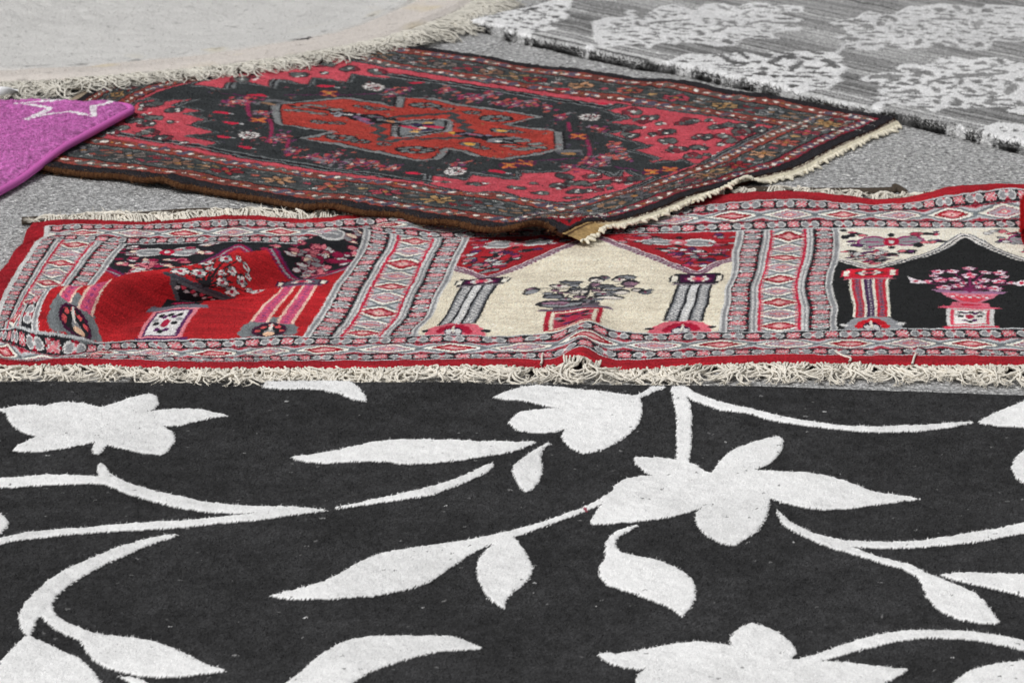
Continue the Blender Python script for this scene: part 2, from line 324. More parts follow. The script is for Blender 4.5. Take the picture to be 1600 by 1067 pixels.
# ---------------------------------------------------------------- black rug with white flowers (nearest)
def tile(ox, oy, pts): return [(ox + x / 4.0, oy + y / 4.0) for x, y in pts]
T1 = lambda *p: tile(0, 580, p)
T2 = lambda *p: tile(400, 580, p)
T3 = lambda *p: tile(800, 580, p)
T4 = lambda *p: tile(1200, 580, p)
T5 = lambda *p: tile(0, 800, p)
T6 = lambda *p: tile(400, 800, p)
T7 = lambda *p: tile(800, 800, p)
T8 = lambda *p: tile(1200, 800, p)
MOTIFS = [
 T1((-40,248),(0,240),(100,222),(215,215),(275,228),(350,205),(430,197),(520,200),(590,220),(650,225),(720,200),(800,172),(880,152),(950,143),(985,165),(988,210),(965,240),(915,260),(1000,248),(1100,240),(1230,240),(1330,258),(1430,282),(1330,295),(1230,315),(1130,340),(1020,347),(1070,375),(1095,415),(1080,460),(1050,500),(1010,528),(930,520),(820,500),(670,465),(645,490),(620,525),(590,520),(576,490),(595,445),(500,465),(400,485),(250,500),(150,498),(75,490),(130,450),(240,405),(170,395),(110,365),(70,335),(45,295),(45,270),(0,255)),
 T1((-160,662),(0,655),(150,648),(290,640),(400,645),(500,650),(620,660),(607,620),(612,590),(630,572),(655,595),(690,640),(740,670),(850,715),(970,748),(1100,775),(1250,805),(1400,825),(1600,843),(1750,848),(1850,850),(1950,862),(2050,868),(1950,880),(1600,890),(1450,886),(1300,875),(1100,850),(950,815),(800,770),(650,705),(550,700),(400,705),(200,708),(0,715),(-160,722)),
 T1((-160,1075),(0,1045),(150,1015),(300,995),(500,985),(700,965),(900,950),(1100,935),(1300,915),(1450,900),(1600,888),(2050,868),(1950,885),(1800,905),(1700,922),(1600,935),(1450,940),(1250,960),(1100,980),(900,995),(700,1005),(500,1020),(300,1040),(100,1060),(0,1085),(-160,1112)),
 T1((-160,850),(0,880),(30,905),(52,945),(40,980),(0,1020),(-160,1050)),
 T2((40,105),(60,70),(200,40),(400,10),(560,50),(630,100),(670,140),(690,175),(680,192),(620,180),(530,150),(420,125),(300,115),(170,120)),
 T2((210,528),(280,518),(380,512),(500,492),(600,470),(720,445),(830,428),(950,425),(1200,422),(1400,437),(1600,440),(1755,438),(1700,465),(1600,505),(1450,530),(1300,552),(1150,570),(1000,580),(900,582),(830,570),(700,565),(560,568),(430,570),(330,562),(250,545)),
 T2((495,850),(600,832),(700,808),(850,780),(1000,745),(1150,705),(1250,670),(1350,625),(1430,590),(1480,575),(1487,590),(1450,625),(1350,675),(1200,735),(1100,775),(950,800),(800,820),(650,838),(500,860)),
 T3((-120,168),(-60,142),(0,120),(60,98),(150,90),(260,95),(400,112),(600,128),(720,148),(780,150),(830,120),(870,95),(940,92),(965,98),(910,120),(800,165),(815,215),(812,270),(790,320),(740,375),(660,430),(560,485),(440,505),(370,470),(325,430),(312,395),(325,365),(350,350),(270,372),(190,382),(110,380),(50,372),(10,355),(-22,325),(0,295),(40,262),(110,245),(200,235),(290,228),(200,215),(110,195),(40,185),(-60,182)),
 T3((250,437),(200,452),(120,500),(50,555),(10,590),(3,625),(20,670),(60,735),(90,752),(130,730),(165,690),(185,640),(190,590),(180,540),(185,500),(205,470),(240,445)),
 T3((995,100),(1040,92),(1100,100),(1120,120),(1145,135),(1200,160),(1300,195),(1400,218),(1500,235),(1600,260),(1660,275),(1750,292),(1850,310),(2000,335),(2150,345),(2300,347),(2450,342),(2600,335),(2750,322),(2890,313),(2880,322),(2750,350),(2600,370),(2450,382),(2300,382),(2100,372),(1900,350),(1750,328),(1600,300),(1500,268),(1400,255),(1300,245),(1200,210),(1130,185),(1090,155),(1110,200),(1125,270),(1120,400),(1115,500),(1105,565),(1030,555),(1030,400),(1030,270),(1010,180)),
 T3((760,530),(900,532),(1020,548),(1090,560),(1160,595),(1210,632),(1245,640),(1275,600),(1310,550),(1380,495),(1460,455),(1540,430),(1600,415),(1670,405),(1695,430),(1690,480),(1660,530),(1600,585),(1510,620),(1600,622),(1720,625),(1840,630),(1950,645),(2080,675),(2200,720),(2300,748),(2430,765),(2560,790),(2430,805),(2250,832),(2100,855),(1950,860),(1820,850),(1700,825),(1630,800),(1612,795),(1605,840),(1595,900),(1570,960),(1520,1020),(1460,1060),(1400,1100),(1340,1095),(1270,1070),(1210,1030),(1165,980),(1145,920),(1150,885),(1185,855),(1100,880),(1000,905),(850,930),(700,940),(550,955),(500,955),(490,935),(510,900),(545,850),(620,760),(650,710),(720,670),(800,655),(875,650),(830,625),(780,580)),
 T3((630,750),(540,805),(450,845),(300,900),(150,955),(0,998),(-150,1035),(-300,1070),(-400,1085),(-600,1108),(-800,1138),(-880,1165),(-980,1210),(-1080,1270),(-1170,1315),(-1250,1342),(-1350,1370),(-1450,1395),(-1515,1408),(-1450,1425),(-1330,1432),(-1150,1425),(-1000,1415),(-870,1402),(-750,1375),(-620,1350),(-540,1320),(-450,1270),(-370,1215),(-280,1160),(-200,1115),(-110,1085),(-170,1130),(-205,1180),(-222,1240),(-215,1290),(-180,1360),(-130,1420),(-50,1470),(-35,1410),(0,1375),(60,1335),(110,1285),(132,1230),(100,1160),(60,1095),(10,1040),(100,1010),(250,950),(380,900),(480,860),(560,830)),
 T7((790,78),(720,90),(660,115),(610,150),(585,190),(582,240),(585,290),(550,325),(540,360),(555,400),(600,450),(700,480),(800,510),(900,550),(1000,595),(1060,645),(1110,600),(1140,550),(1152,480),(1130,420),(1080,375),(1000,330),(930,305),(830,280),(720,258),(680,245),(650,215),(648,180),(670,150),(720,120),(780,90)),
 T7((535,890),(560,878),(640,885),(760,865),(900,840),(1020,812),(1150,802),(1260,808),(1385,835),(1360,800),(1385,750),(1440,705),(1500,688),(1560,705),(1600,722),(1660,745),(1720,790),(1765,835),(1775,870),(1750,905),(1790,912),(1900,880),(2040,830),(2200,785),(2400,750),(2600,742),(2850,745),(3000,765),(3200,795),(3400,835),(3400,900),(3200,860),(3000,815),(2800,795),(2600,787),(2400,810),(2200,850),(2050,890),(1930,920),(2100,930),(2250,950),(2400,968),(2480,972),(2430,1010),(2330,1060),(2200,1110),(2000,1160),(1600,1240),(1200,1240),(900,1130),(770,1060),(790,1010),(850,965),(800,985),(700,975),(620,950),(560,920)),
 T8((50,-30),(80,5),(140,60),(230,110),(330,145),(480,175),(650,183),(800,183),(950,178),(1100,155),(1250,130),(1400,105),(1520,80),(1600,60),(1800,10),(1800,85),(1600,130),(1450,160),(1300,190),(1100,208),(900,220),(750,225),(600,222),(510,212),(600,245),(750,290),(900,325),(1000,378),(1100,420),(1200,462),(1290,505),(1350,560),(1390,610),(1430,670),(1455,690),(1420,702),(1330,700),(1200,675),(1100,640),(1040,600),(1000,550),(975,490),(960,440),(935,400),(850,350),(700,310),(550,265),(400,225),(250,165),(150,115),(100,90),(60,20)),
 T8((1085,392),(1150,378),(1300,375),(1450,380),(1600,387),(1800,405),(1800,575),(1600,525),(1500,500),(1350,465),(1200,430),(1120,410)),
 T8((1150,1075),(1180,1040),(1250,990),(1350,960),(1500,935),(1800,900),(1800,1240),(1150,1240)),
 T4((1310,318),(1400,270),(1500,225),(1600,188),(1800,120),(1800,365),(1600,350),(1450,345),(1350,330)),
 T4((1520,605),(1540,560),(1570,520),(1600,500),(1800,430),(1800,790),(1600,705),(1550,670)),
 T5((1115,135),(1000,152),(880,180),(760,215),(640,260),(520,310),(400,365),(300,425),(220,495),(165,550),(130,610),(118,660),(125,710),(150,755),(185,775),(205,740),(235,660),(262,650),(290,690),(350,735),(430,775),(505,800),(530,850),(580,910),(650,955),(750,985),(880,1015),(1000,1028),(1130,1028),(1250,1010),(1400,995),(1405,978),(1320,965),(1200,900),(1080,840),(950,795),(850,780),(680,768),(560,745),(440,695),(360,650),(330,610),(328,560),(360,510),(430,455),(520,400),(640,335),(760,285),(880,230),(1000,185),(1080,160)),
 T5((185,772),(230,795),(320,830),(420,870),(500,905),(560,955),(600,1000),(640,1070),(680,1240),(0,1240),(-20,1000),(-10,960),(10,920),(60,870),(110,820),(150,785)),
 T5((735,1008),(790,1015),(860,1030),(950,1070),(1030,1150),(930,1150),(800,1050)),
 T6((190,1067),(280,1000),(350,935),(420,880),(500,830),(600,790),(700,775),(900,770),(1100,770),(1230,772),(1320,805),(1418,850),(1380,860),(1250,868),(1130,880),(1000,915),(850,960),(730,1005),(640,1050),(560,1110),(0,1220),(60,1150)),
]
def black_rug():
    ZT = 0.011
    top = gpts([(-700,585),(0,596),(550,598),(1030,601),(1200,603),(1600,617),(2300,645)], ZT)
    ox, oy = 0.0, 4.4
    root = thing('floral_rug', 'black rug with big white flowers and curling stems, nearest the viewer', 'rug', (0, 4.5, 0))
    pat = Pat(-1.0, 1.0, 3.1, 5.4, 0.001, (52, 52, 53))
    for i, mo in enumerate(MOTIFS):
        pat.fill(gpts(mo, ZT), (237, 237, 237), 0.0026)
    # the same flowers carry on below the frame
    for i in (0, 5, 10, 12, 19):
        q = gpts(MOTIFS[i], ZT); pat.fill(q * [1, 1] + [0.14 * (i % 3 - 1), -1.08], (237, 237, 237), 0.0026)
    for _ in range(420):          # lint caught in the pile
        c = (rng.uniform(-.75, .75), rng.uniform(3.9, 5.2)); g = rng.uniform(75, 150)
        if rng.random() < .12: g = 215
        pat.ell(c, rng.uniform(.0008, .0019), rng.uniform(.001, .0035), (g, g, g), rng.uniform(0, 3), n=7)
    pat.ell(G(914, 810), .0025, .006, (150, 70, 85))
    n = 1500; m = 760
    X = np.linspace(-.95, .95, n); yt = np.interp(X, top[:, 0], top[:, 1])
    t = np.linspace(0, 1, m)[:, None]
    Y = 3.25 + (yt[None] - 3.25) * t
    uv = np.stack([np.broadcast_to(X, (m, n)), Y], -1)
    C, Hh = pat.sample(uv, 0.0007)
    C = C * (1 + .03 * vnoise(m, n, 120, 160) + .025 * vnoise(m, n, 30, 40) + .03 * vnoise(m, n, 8, 9))[..., None]
    dark = C[..., :1] < 110
    mot = .7 * (.16 * vnoise(m, n, 150, 240) + .12 * vnoise(m, n, 60, 70) + .10 * vnoise(m, n, 14, 18))[..., None]
    C = np.where(dark, C * (1 + mot), C)
    C = np.where(dark, C * (1 + .25 * rng.normal(0, 1, (m, n, 1)) * .6), C * (1 + .02 * rng.normal(0, 1, (m, n, 1))))
    Hh = (Hh + np.roll(Hh, 1, 0) + np.roll(Hh, -1, 0) + np.roll(Hh, 1, 1) + np.roll(Hh, -1, 1)) / 5
    Z = ZT - .0015 + Hh + .0022 * vnoise(m, n, 7, 9) + .0012 * vnoise(m, n, 16, 20) + .0006 * vnoise(m, n, 200, 260)
    P = np.stack([uv[..., 0], uv[..., 1], Z], -1)
    cloth('pile', root, P, np.clip(C, 8, 245), yarn('black_rug_yarn', bump=.25, scale=500, vary=.07), ZT - .003, nap=.0009, fibres=300000, flen=.0026, fwid=.0008, fvar=.16, edge_fib=9000, edge_len=.004)
    e = np.stack([X, yt + .003, np.full(n, .005)], -1)[::6]
    V, Q = tube([e], [.0045]); raw_mesh('edge_binding', V, Q, mat=yarn('black_binding', attr=False, col=(52, 52, 53)), parent=root)
black_rug()
# ---------------------------------------------------------------- red multi-niche prayer rug
RED = (160, 36, 46); PINK = (202, 112, 122); LG = (208, 207, 206); MG = (142, 143, 146); BLK = (38, 39, 43)
CRM = (233, 226, 211); PUR = (92, 44, 92); DRED = (140, 22, 45); IVO = (226, 216, 196)
S_U = dict(hem=.045, band=.145, gd=.036, panel=.41)
V0, V1, V2, V3, VT = .047, .179, .747, .882, .927
UB = [.045, .60, 1.155, 1.71]                       # where the cross bands begin
UP = [.19, .745, 1.30]                              # where the niches begin
UEND = 1.90

def saf_z(u, v):
    u = np.asarray(u, float); v = np.asarray(v, float)
    z = np.full(np.broadcast(u, v).shape, .009)
    vc = np.interp(u, [0, .10, .19, .247, .27, .335, .43, .485, .60, .75], [.16, .20, .245, .285, .31, .40, .52, .61, .76, .90])   # crest of the fold
    n = (vc - v) * .66
    h = np.interp(u, [.02, .10, .17, .22, .30, .40, .485, .56, .62, .74], [0, .017, .045, .055, .052, .047, .040, .027, .014, 0])
    wf = np.interp(u, [.1, .25, .4, .7], [.08, .092, .108, .10])
    prof = np.where(n > 0, np.cos(np.clip(n / wf, 0, 1) * np.pi / 2) ** 1.7, np.cos(np.clip(-n / .05, 0, 1) * np.pi / 2) ** 2)
    z = z + h * prof
    du = u - .962 - .03 * v                                     # small tent at the front edge
    z = z + .021 * np.exp(-(du / .024) ** 2) * np.clip(1 - v / .36, 0, 1) ** .8
    z = z + .021 * smooth((u - 1.37) / .14) * smooth((v - .76) / .15)
    z = z + .004 * smooth((v - .8) / .1) * (1 + np.sin(u * 21 + .6)) + .0025 * smooth((.1 - v) / .1) * (1 + np.sin(u * 17))
    z = z + .0022 * np.sin(v * 26 + u * 5) * smooth((u - .5) / .1)
    z = z + .012 * smooth((.12 - v) / .14) * smooth((.22 - u) / .2)      # left front corner curls up
    return z

SAF_PAIRS = [
 # front edge, hem line, niche foot line
 (.28,0,110,567),(.41,0,300,573),(.62,0,500,572.5),(.86,0,780,569),(.962,0,905,551),(1.10,0,1070,568),(1.21,0,1200,563.5),(1.33,0,1340,565),(1.55,0,1600,566.5),
 (.28,V0,120,559),(.41,V0,305,565),(.62,V0,490,563),(.86,V0,782,560),(.962,V0,907,541),(1.10,V0,1072,559),(1.21,V0,1203,554),(1.33,V0,1340,556),(1.55,V0,1600,557),
 (.245,V1,130,530),(.40,V1,250,533),(.50,V1,370,530),(.60,V1,480,527),(.745,V1,646,526),(.86,V1,775,527),(.966,V1,915,503),(1.06,V1,1020,522),(1.155,V1,1130,519),(1.30,V1,1303,516),(1.42,V1,1430,514),(1.505,V1,1517,514),(1.58,V1,1600,513),
 # niche top line
 (.19,V2,193,381),(.30,V2,290,380),(.40,V2,390,379),(.60,V2,574,359),(.745,V2,727,371),(.86,V2,842,368),(.95,V2,938,366),(1.06,V2,1052,364),(1.155,V2,1157,361),(1.30,V2,1305,357),(1.42,V2,1424,357),(1.505,V2,1508,357),(1.60,V2,1600,356),
 # far border and far edge
 (.045,V3,72,354),(.19,V3,205,351),(.30,V3,300,347),(.42,V3,400,344),(.60,V3,560,341),(.745,V3,708,345),(.95,V3,925,334),(1.06,V3,1050,325),(1.155,V3,1150,316),(1.30,V3,1295,315),(1.40,V3,1390,319),(1.45,V3,1440,314),(1.51,V3,1492,304),(1.60,V3,1580,294),
 (0,VT,52,349),(.19,VT,200,346),(.30,VT,295,342),(.42,VT,400,338),(.60,VT,560,336),(.745,VT,705,338),(1.06,VT,1055,309),(1.155,VT,1160,302),(1.30,VT,1300,304),(1.40,VT,1390,311),(1.45,VT,1440,304),(1.51,VT,1490,292),(1.60,VT,1580,288),
 # left end
 (0,.76,34,383),(0,.60,12,412),(.045,.74,60,376),(.045,.58,36,412),(.083,.84,105,360),(.083,.66,76,395),(.083,.39,37,457),(.083,.16,6,523),
 (.19,.60,166,413),(.19,.49,143,443),(.19,.245,75,453),(.19,.19,52,508),(.27,.31,163,441),(.335,.40,250,421),(.43,.52,372,397),(.485,.61,450,385),
 # niche 1 on the fold
 (.247,.25,116,468),(.247,.20,114,505),(.395,.25,262,500),(.395,.31,285,474),(.395,.40,325,442),(.395,.50,366,405),(.395,.71,376,383),
 (.543,.47,474,440),(.543,.20,424,518),(.60,.60,556,408),(.60,.49,533,440),(.60,.33,508,484),
 # niche 2 and its bands
 (.745,.60,708,411),(.745,.48,695,443),(.745,.33,672,492),(.808,.47,755,440),(.808,.21,712,512),(1.095,.47,1091,437),(1.095,.21,1066,510),(.808,.34,733,475),(1.095,.34,1079,473),(1.36,.33,1360,467),
 (1.155,.62,1150,395),(1.155,.42,1138,450),(1.155,.28,1132,490),(.95,.705,931,371),(.95,.40,912,455),
 # niche 3
 (1.30,.55,1303,411),(1.30,.30,1304,482),(1.505,.71,1507,366),(1.505,.45,1515,435),(1.505,.28,1517,485),(1.36,.21,1361,505),(1.36,.46,1358,430),
]
saf = Rug(SAF_PAIRS, saf_z, 2e-4)

def saf_pattern():
    pt = Pat(0, UEND, 0, VT, .0008, RED)
    def star(T, s, t, r, col):       # pink cross-shaped flower
        for k in range(4):
            a = math.pi / 4 + k * math.pi / 2
            pt.fill(T([(s, t), (s + r * math.cos(a - .45), t + r * math.sin(a - .45)), (s + 1.25 * r * math.cos(a), t + 1.25 * r * math.sin(a)), (s + r * math.cos(a + .45), t + r * math.sin(a + .45))]), col)
    def guard(T, L, w, ph=0.0, black=True, p=.051):
        pt.fill(T([(0, 0), (L, 0), (L, w), (0, w)]), LG)
        pt.fill(T([(0, w * .05), (L, w * .05), (L, w * .95), (0, w * .95)]), BLK if black else MG)
        k = max(1, round(L / p)); p = L / k
        for i in range(-1, k + 1):
            c = (i + .25 + ph) * p
            def cl(q): return T([(min(max(a, 0), L), min(max(b, w * .08), w * .92)) for a, b in q])
            def el(s, t, a, b, col):
                th = np.linspace(0, 2 * np.pi, 10, endpoint=False)
                if s < 0 or s > L: return
                pt.fill(cl(np.c_[s + a * np.cos(th), t + b * np.sin(th)]), col)
            if i % 1 == 0:
                # grey bow flower
                for sg in (-1, 1):
                    el(c + sg * .0068, w / 2, .0078, w * .34, LG)
                for sg in (-1, 1):
                    el(c + sg * .0068, w / 2, .0058, w * .25, MG)
                el(c, w / 2, .0032, w * .12, LG)
                el(c, w * .84, .0045, w * .11, DRED); el(c, w * .16, .0045, w * .11, DRED)
                el(c, w * .68, .002, w * .08, PINK); el(c, w * .32, .002, w * .08, PINK)
                c2 = c + p / 2
                if 0 < c2 < L:
                    def T2(q): return cl(q)
                    el(c2, w / 2, .0098, w * .36, LG)
                    for k2 in range(4):
                        a = math.pi / 4 + k2 * math.pi / 2; ca, sa = math.cos(a), math.sin(a)
                        pt.fill(cl([(c2 + x * .0092, w / 2 + y * w * .37) for x, y in ((0, 0), (ca * .75 - sa * .35, sa * .75 + ca * .35), (ca * 1.2, sa * 1.2), (ca * .75 + sa * .35, sa * .75 - ca * .35))]), PINK)
                    el(c2, w / 2, .004, w * .13, (220, 140, 146)); el(c2, w * .80, .0028, w * .08, DRED); el(c2, w * .20, .0028, w * .08, DRED)
                    el(c2 - .0085, w / 2, .0022, w * .09, DRED); el(c2 + .0085, w / 2, .0022, w * .09, DRED)
        for t in (0, .945):
            pt.fill(T([(0, w * t), (L, w * t), (L, w * (t + .055)), (0, w * (t + .055))]), (150, 150, 152))
    def diamonds(T, L, w, p, ph=0.0):
        pt.fill(T([(0, 0), (L, 0), (L, w), (0, w)]), (120, 126, 130))
        k = max(1, round(L / p)); p = L / k
        for i in range(-1, k + 2):
            c = (i + .5 + ph) * p; red = i % 2 == 0
            def cl(q): return T([(min(max(a, 0), L), min(max(b, 0), w)) for a, b in q])
            # pink and red triangles against the edges at the joints
            for e, sg in ((0, 1), (w, -1)):
                cj = c + p / 2
                pt.fill(cl([(cj - p * .36, e), (cj + p * .36, e), (cj, e + sg * w * .38)]), (188, 190, 193))
                pt.fill(cl([(cj - p * .21, e), (cj + p * .21, e), (cj, e + sg * w * .23)]), (190, 96, 106))
                pt.fill(cl([(cj - p * .11, e), (cj + p * .11, e), (cj, e + sg * w * .16)]), DRED)
            def dia(a, b, col, steps=0):
                if steps:
                    q = []
                    for sx, sy in ((1, 1), (-1, 1), (-1, -1), (1, -1)):
                        pts = []
                        for j in range(steps + 1):
                            f = j / steps
                            pts.append((a * (1 - f), b * f)); 
                            if j < steps: pts.append((a * (1 - f), b * (j + 1) / steps))
                        if sx * sy < 0: pts = pts[::-1]
                        q += [(c + sx * x, w / 2 + sy * y) for x, y in pts]
                    pt.fill(cl(q), col)
                else: pt.fill(cl([(c + a, w / 2), (c, w / 2 + b), (c - a, w / 2), (c, w / 2 - b)]), col)
            dia(p * .50, w * .50, (70, 74, 78)); dia(p * .49, w * .49, (240, 235, 222))
            dia(p * .325, w * .33, (120, 18, 40) if red else (150, 60, 80), 5); dia(p * .285, w * .29, RED if red else (176, 164, 172), 5)
            dia(p * (.13 if red else .09), w * (.23 if red else .16), PINK, 2); dia(p * (.19 if red else .13), w * .10, (226, 160, 160) if red else PINK, 2); dia(p * .06, w * .09, CRM)
            dia(p * .03, w * .04, DRED)
            cj = c + p / 2
            pt.fill(cl([(cj - p * .10, w * .44), (cj + p * .10, w * .44), (cj + p * .10, w * .56), (cj - p * .10, w * .56)]), (112, 118, 122))
    g = S_U['gd']
    H = lambda v: (lambda q: [(UB[0] + s, v + t) for s, t in q])
    Lh = 1.855 - UB[0]
    wb = (V1 - V0); gb = wb * .31
    for vb, ph in ((V0, .1), (V2, .3)):
        wb = (V1 - V0) if vb == V0 else (V3 - V2); gb = wb * .31
        guard(H(vb), Lh, gb, ph); diamonds(H(vb + gb), Lh, wb - 2 * gb, .0865, .3); guard(H(vb + wb - gb), Lh, gb, ph + .35)
    def panel(u0, bg, sp, arch1, arch2, colm, vase, dotc):
        pp = lambda q: [(u0 + a * .41, V1 + b * (V2 - V1)) for a, b in q]
        E = lambda p, q, a, b, col, ang=0: pt.ell((u0 + p * .41, V1 + q * .568), a * .41, b * .568, col, ang, n=12)
        pt.fill(pp([(0, 0), (1, 0), (1, 1), (0, 1)]), bg)
        fold = bg[0] > 150 and bg[1] < 60
        half = [(0, .70), (.06, .655), (.11, .60), (.15, .565), (.20, .60), (.27, .665), (.34, .735), (.41, .815), (.46, .885), (.50, .925)]
        arch = half + [(1 - a, b) for a, b in half[-2::-1]]
        pt.fill(pp([(0, 1)] + arch + [(1, 1)]), sp)
        cv = np.array(pp(curve(arch, k=5)))
        pt.stroke(cv, .017, arch1); pt.stroke(cv + [0, -.004], .0045, arch2)
        for i in range(0, len(cv) - 1, 1):                     # beaded edge of the arch
            for f in (0, .5):
                c = cv[i] * (1 - f) + cv[i + 1] * f; pt.ell(c + [0, .005], .0022, .0035, dotc, n=6)
                if (i * 2 + int(f * 2)) % 2: pt.ell(c + [0, -.010], .003, .004, dotc, n=6)
        # flowers in the corners above the arch
        def bow(p, q, s, a, b, c):
            for sg in (-1, 1):
                E(p + sg * .062 * s, q, .055 * s, .042 * s, a); E(p + sg * .062 * s, q, .045 * s, .030 * s, b); E(p + sg * .062 * s, q, .03 * s, .004, a)
            E(p, q, .028 * s, .03 * s, c); E(p, q, .010 * s, .012 * s, LG); E(p, q + .045 * s, .012 * s, .014 * s, BLK); E(p, q - .045 * s, .012 * s, .014 * s, BLK)
        cols = [LG, MG, PINK, BLK, PUR, (180, 60, 90)] if bg != BLK else [LG, MG, (170, 40, 70), (120, 40, 90), BLK, (200, 90, 110)]
        if sp == BLK: cols = [LG, MG, PINK, (236, 210, 190), (150, 30, 70), (226, 130, 142)]
        r2 = np.random.default_rng(int(u0 * 1000))
        for mir in (0, 1):
            M = (lambda p: 1 - p) if mir else (lambda p: p)
            bow(M(.21), .885, 1.15, cols[0] if sp != CRM else (150, 60, 110), cols[1], (170, 30, 60) if sp != RED else PINK)
            for (p, q, n) in ((.06, .95, 4), (.36, .95, 4), (.06, .87, 4), (.38, .885, 3), (.05, .80, 4), (.15, .79, 7), (.26, .79, 5), (.15, .74, 9), (.07, .745, 5), (.22, .74, 5), (.15, .685, 8), (.10, .68, 4), (.19, .68, 4), (.15, .635, 5), (.33, .86, 3), (.30, .93, 3)):
                for j in range(int(n * 1.6)):
                    dp = r2.normal(0, .02); dq = r2.normal(0, .013)
                    pc = (p + dp)
                    lim = np.interp(pc, [a for a, _ in half], [b for _, b in half]) + .035
                    if q + dq < lim or pc < .012: continue
                    a, b = r2.uniform(.010, .022), r2.uniform(.006, .012)
                    cc = cols[r2.integers(len(cols))]
                    E(M(pc), min(q + dq, .985), a * 1.25, b * 1.3, cols[3] if sp != BLK else (110, 30, 60)); E(M(pc), min(q + dq, .985), a, b, cc)
            # column: base rosette, three shafts, capital
            kc = colm; c = .145
            if fold:
                for k in range(9):
                    a = math.pi * k / 8; E(M(c) + .075 * math.cos(a), .035 + .085 * math.sin(a), .026, .03, (120, 125, 128)); 
                E(M(c), .05, .075, .065, (112, 117, 120)); E(M(c), .05, .060, .055, (66, 22, 52)); E(M(c), .05, .046, .046, BLK)
                for k in range(5): a = math.pi * (k + .5) / 5; E(M(c) + .042 * math.cos(a), .030 + .05 * math.sin(a), .010, .010, (206, 84, 88))
                E(M(c), .03, .018, .02, MG); E(M(c), .068, .006, .03, (230, 225, 215)); E(M(c), .02, .02, .012, (236, 190, 160))
            else:
                a0, a1, a2 = ((214, 105, 120), (165, 25, 55), (70, 20, 60)) if bg == IVO else ((150, 152, 156), (200, 35, 48), (60, 15, 45))
                for k in range(9):
                    a = math.pi * k / 8; E(M(c) + .082 * math.cos(a), .02 + .075 * math.sin(a), .024, .026, a0)
                pt.fill(pp([(M(c) - .09, .0), (M(c) + .09, .0), (M(c) + .05, .10), (M(c) - .05, .10)]), a0)
                for k in range(7): a = math.pi * (k + .5) / 7; E(M(c) + .05 * math.cos(a), .018 + .055 * math.sin(a), .016, .018, a1)
                E(M(c), .022, .034, .036, a2); E(M(c) - .016, .022, .012, .018, LG); E(M(c) + .016, .022, .012, .018, LG); E(M(c), .04, .005, .035, CRM)
                for sg in (-1, 1): E(M(c) + sg * .105, .045, .016, .012, BLK if bg == IVO else LG)
            sh = kc['shaft']
            for j, (s0, s1) in enumerate(((-.062, -.022), (-.017, .017), (.022, .062))):
                if j == 1 and fold: continue
                a, b = M(c) + s0, M(c) + s1
                pt.fill(pp([(a - .009, .105), (b + .009, .105), (b + .009, .475), (a - .009, .475)]), sh[0])
                pt.fill(pp([(a, .105), (b, .105), (b, .475), (a, .475)]), sh[1] if j != 1 else sh[3])
                w_ = abs(b - a); mid = (a + b) / 2
                for k in range(17):
                    q = .12 + k * .021
                    if fold:
                        E(mid, q, .007, .006, (150, 70, 120)); E(mid + .012 * (-1) ** k, q, .005, .005, (200, 90, 130))
                    elif bg == IVO:
                        if j == 1: E(mid, q, .006, .009, (240, 238, 232)); E(mid, q + .010, .004, .003, (60, 60, 64))
                        else:
                            E(mid - .009, q, .006, .006, LG); E(mid + .009, q, .006, .006, LG); E(mid, q + .0105, .006, .006, LG)
                    else:
                        E(mid, q, .010 if j != 1 else .006, .0085, (118, 110, 126)); E(mid, q, .004, .004, (70, 30, 80) if j != 1 else LG)
            # capital
            pt.fill(pp([(M(c) - .088, .475), (M(c) + .088, .475), (M(c) + .088, .56), (M(c) - .088, .56)]), kc['cap'][0])
            pt.fill(pp([(M(c) - .102, .49), (M(c) + .102, .49), (M(c) + .102, .545), (M(c) - .102, .545)]), kc['cap'][0])
            for sg in (-1, 1): pt.fill(pp([(M(c) + sg * .075, .492), (M(c) + sg * .094, .492), (M(c) + sg * .094, .543), (M(c) + sg * .075, .543)]), CRM)
            pt.fill(pp([(M(c) - .066, .486), (M(c) + .066, .486), (M(c) + .066, .549), (M(c) - .066, .549)]), kc['cap'][1])
            E(M(c), .517, .055, .024, kc['cap'][2])
            for dp, cc in ((-.032, LG), (.032, LG), (-.014, PINK), (.014, PINK), (0, (200, 60, 80))): E(M(c) + dp, .517, .010, .013, cc)
            for sg in (-1, 1): E(M(c) + sg * .022, .535, .008, .006, CRM); E(M(c) + sg * .022, .50, .008, .006, CRM)
            pt.fill(pp([(M(c) - .095, .463), (M(c) + .095, .463), (M(c) + .08, .474), (M(c) - .08, .474)]), kc['cap'][3])
        # vase on its pedestal
        k = vase
        pt.fill(pp([(.40, .0), (.60, .0), (.60, .018), (.40, .018)]), k['p'][1])
        pt.fill(pp([(.415, .018), (.585, .018), (.585, .19), (.415, .19)]), k['p'][0]); pt.fill(pp([(.43, .028), (.57, .028), (.57, .18), (.43, .18)]), k['p'][1])
        pt.fill(pp([(.442, .036), (.558, .036), (.558, .172), (.442, .172)]), k['p'][2])
        for sg in (-1, 1):
            for dp, dq, cc in ((.018, .035, PUR), (.034, .0, BLK), (.034, .045, BLK), (.018, -.035, PUR), (.045, .02, MG)): E(.5 + sg * dp, .104 + dq, .012, .010, cc)
        E(.5, .104, .016, .022, (170, 40, 70)); E(.5, .15, .012, .01, BLK); E(.5, .058, .012, .01, BLK)
        pt.fill(pp([(.385, .19), (.615, .19), (.60, .215), (.40, .215)]), k['p'][3])
        pt.fill(pp([(.43, .215), (.57, .215), (.565, .255), (.435, .255)]), k['p'][4]); E(.5, .236, .04, .012, k['p'][5])
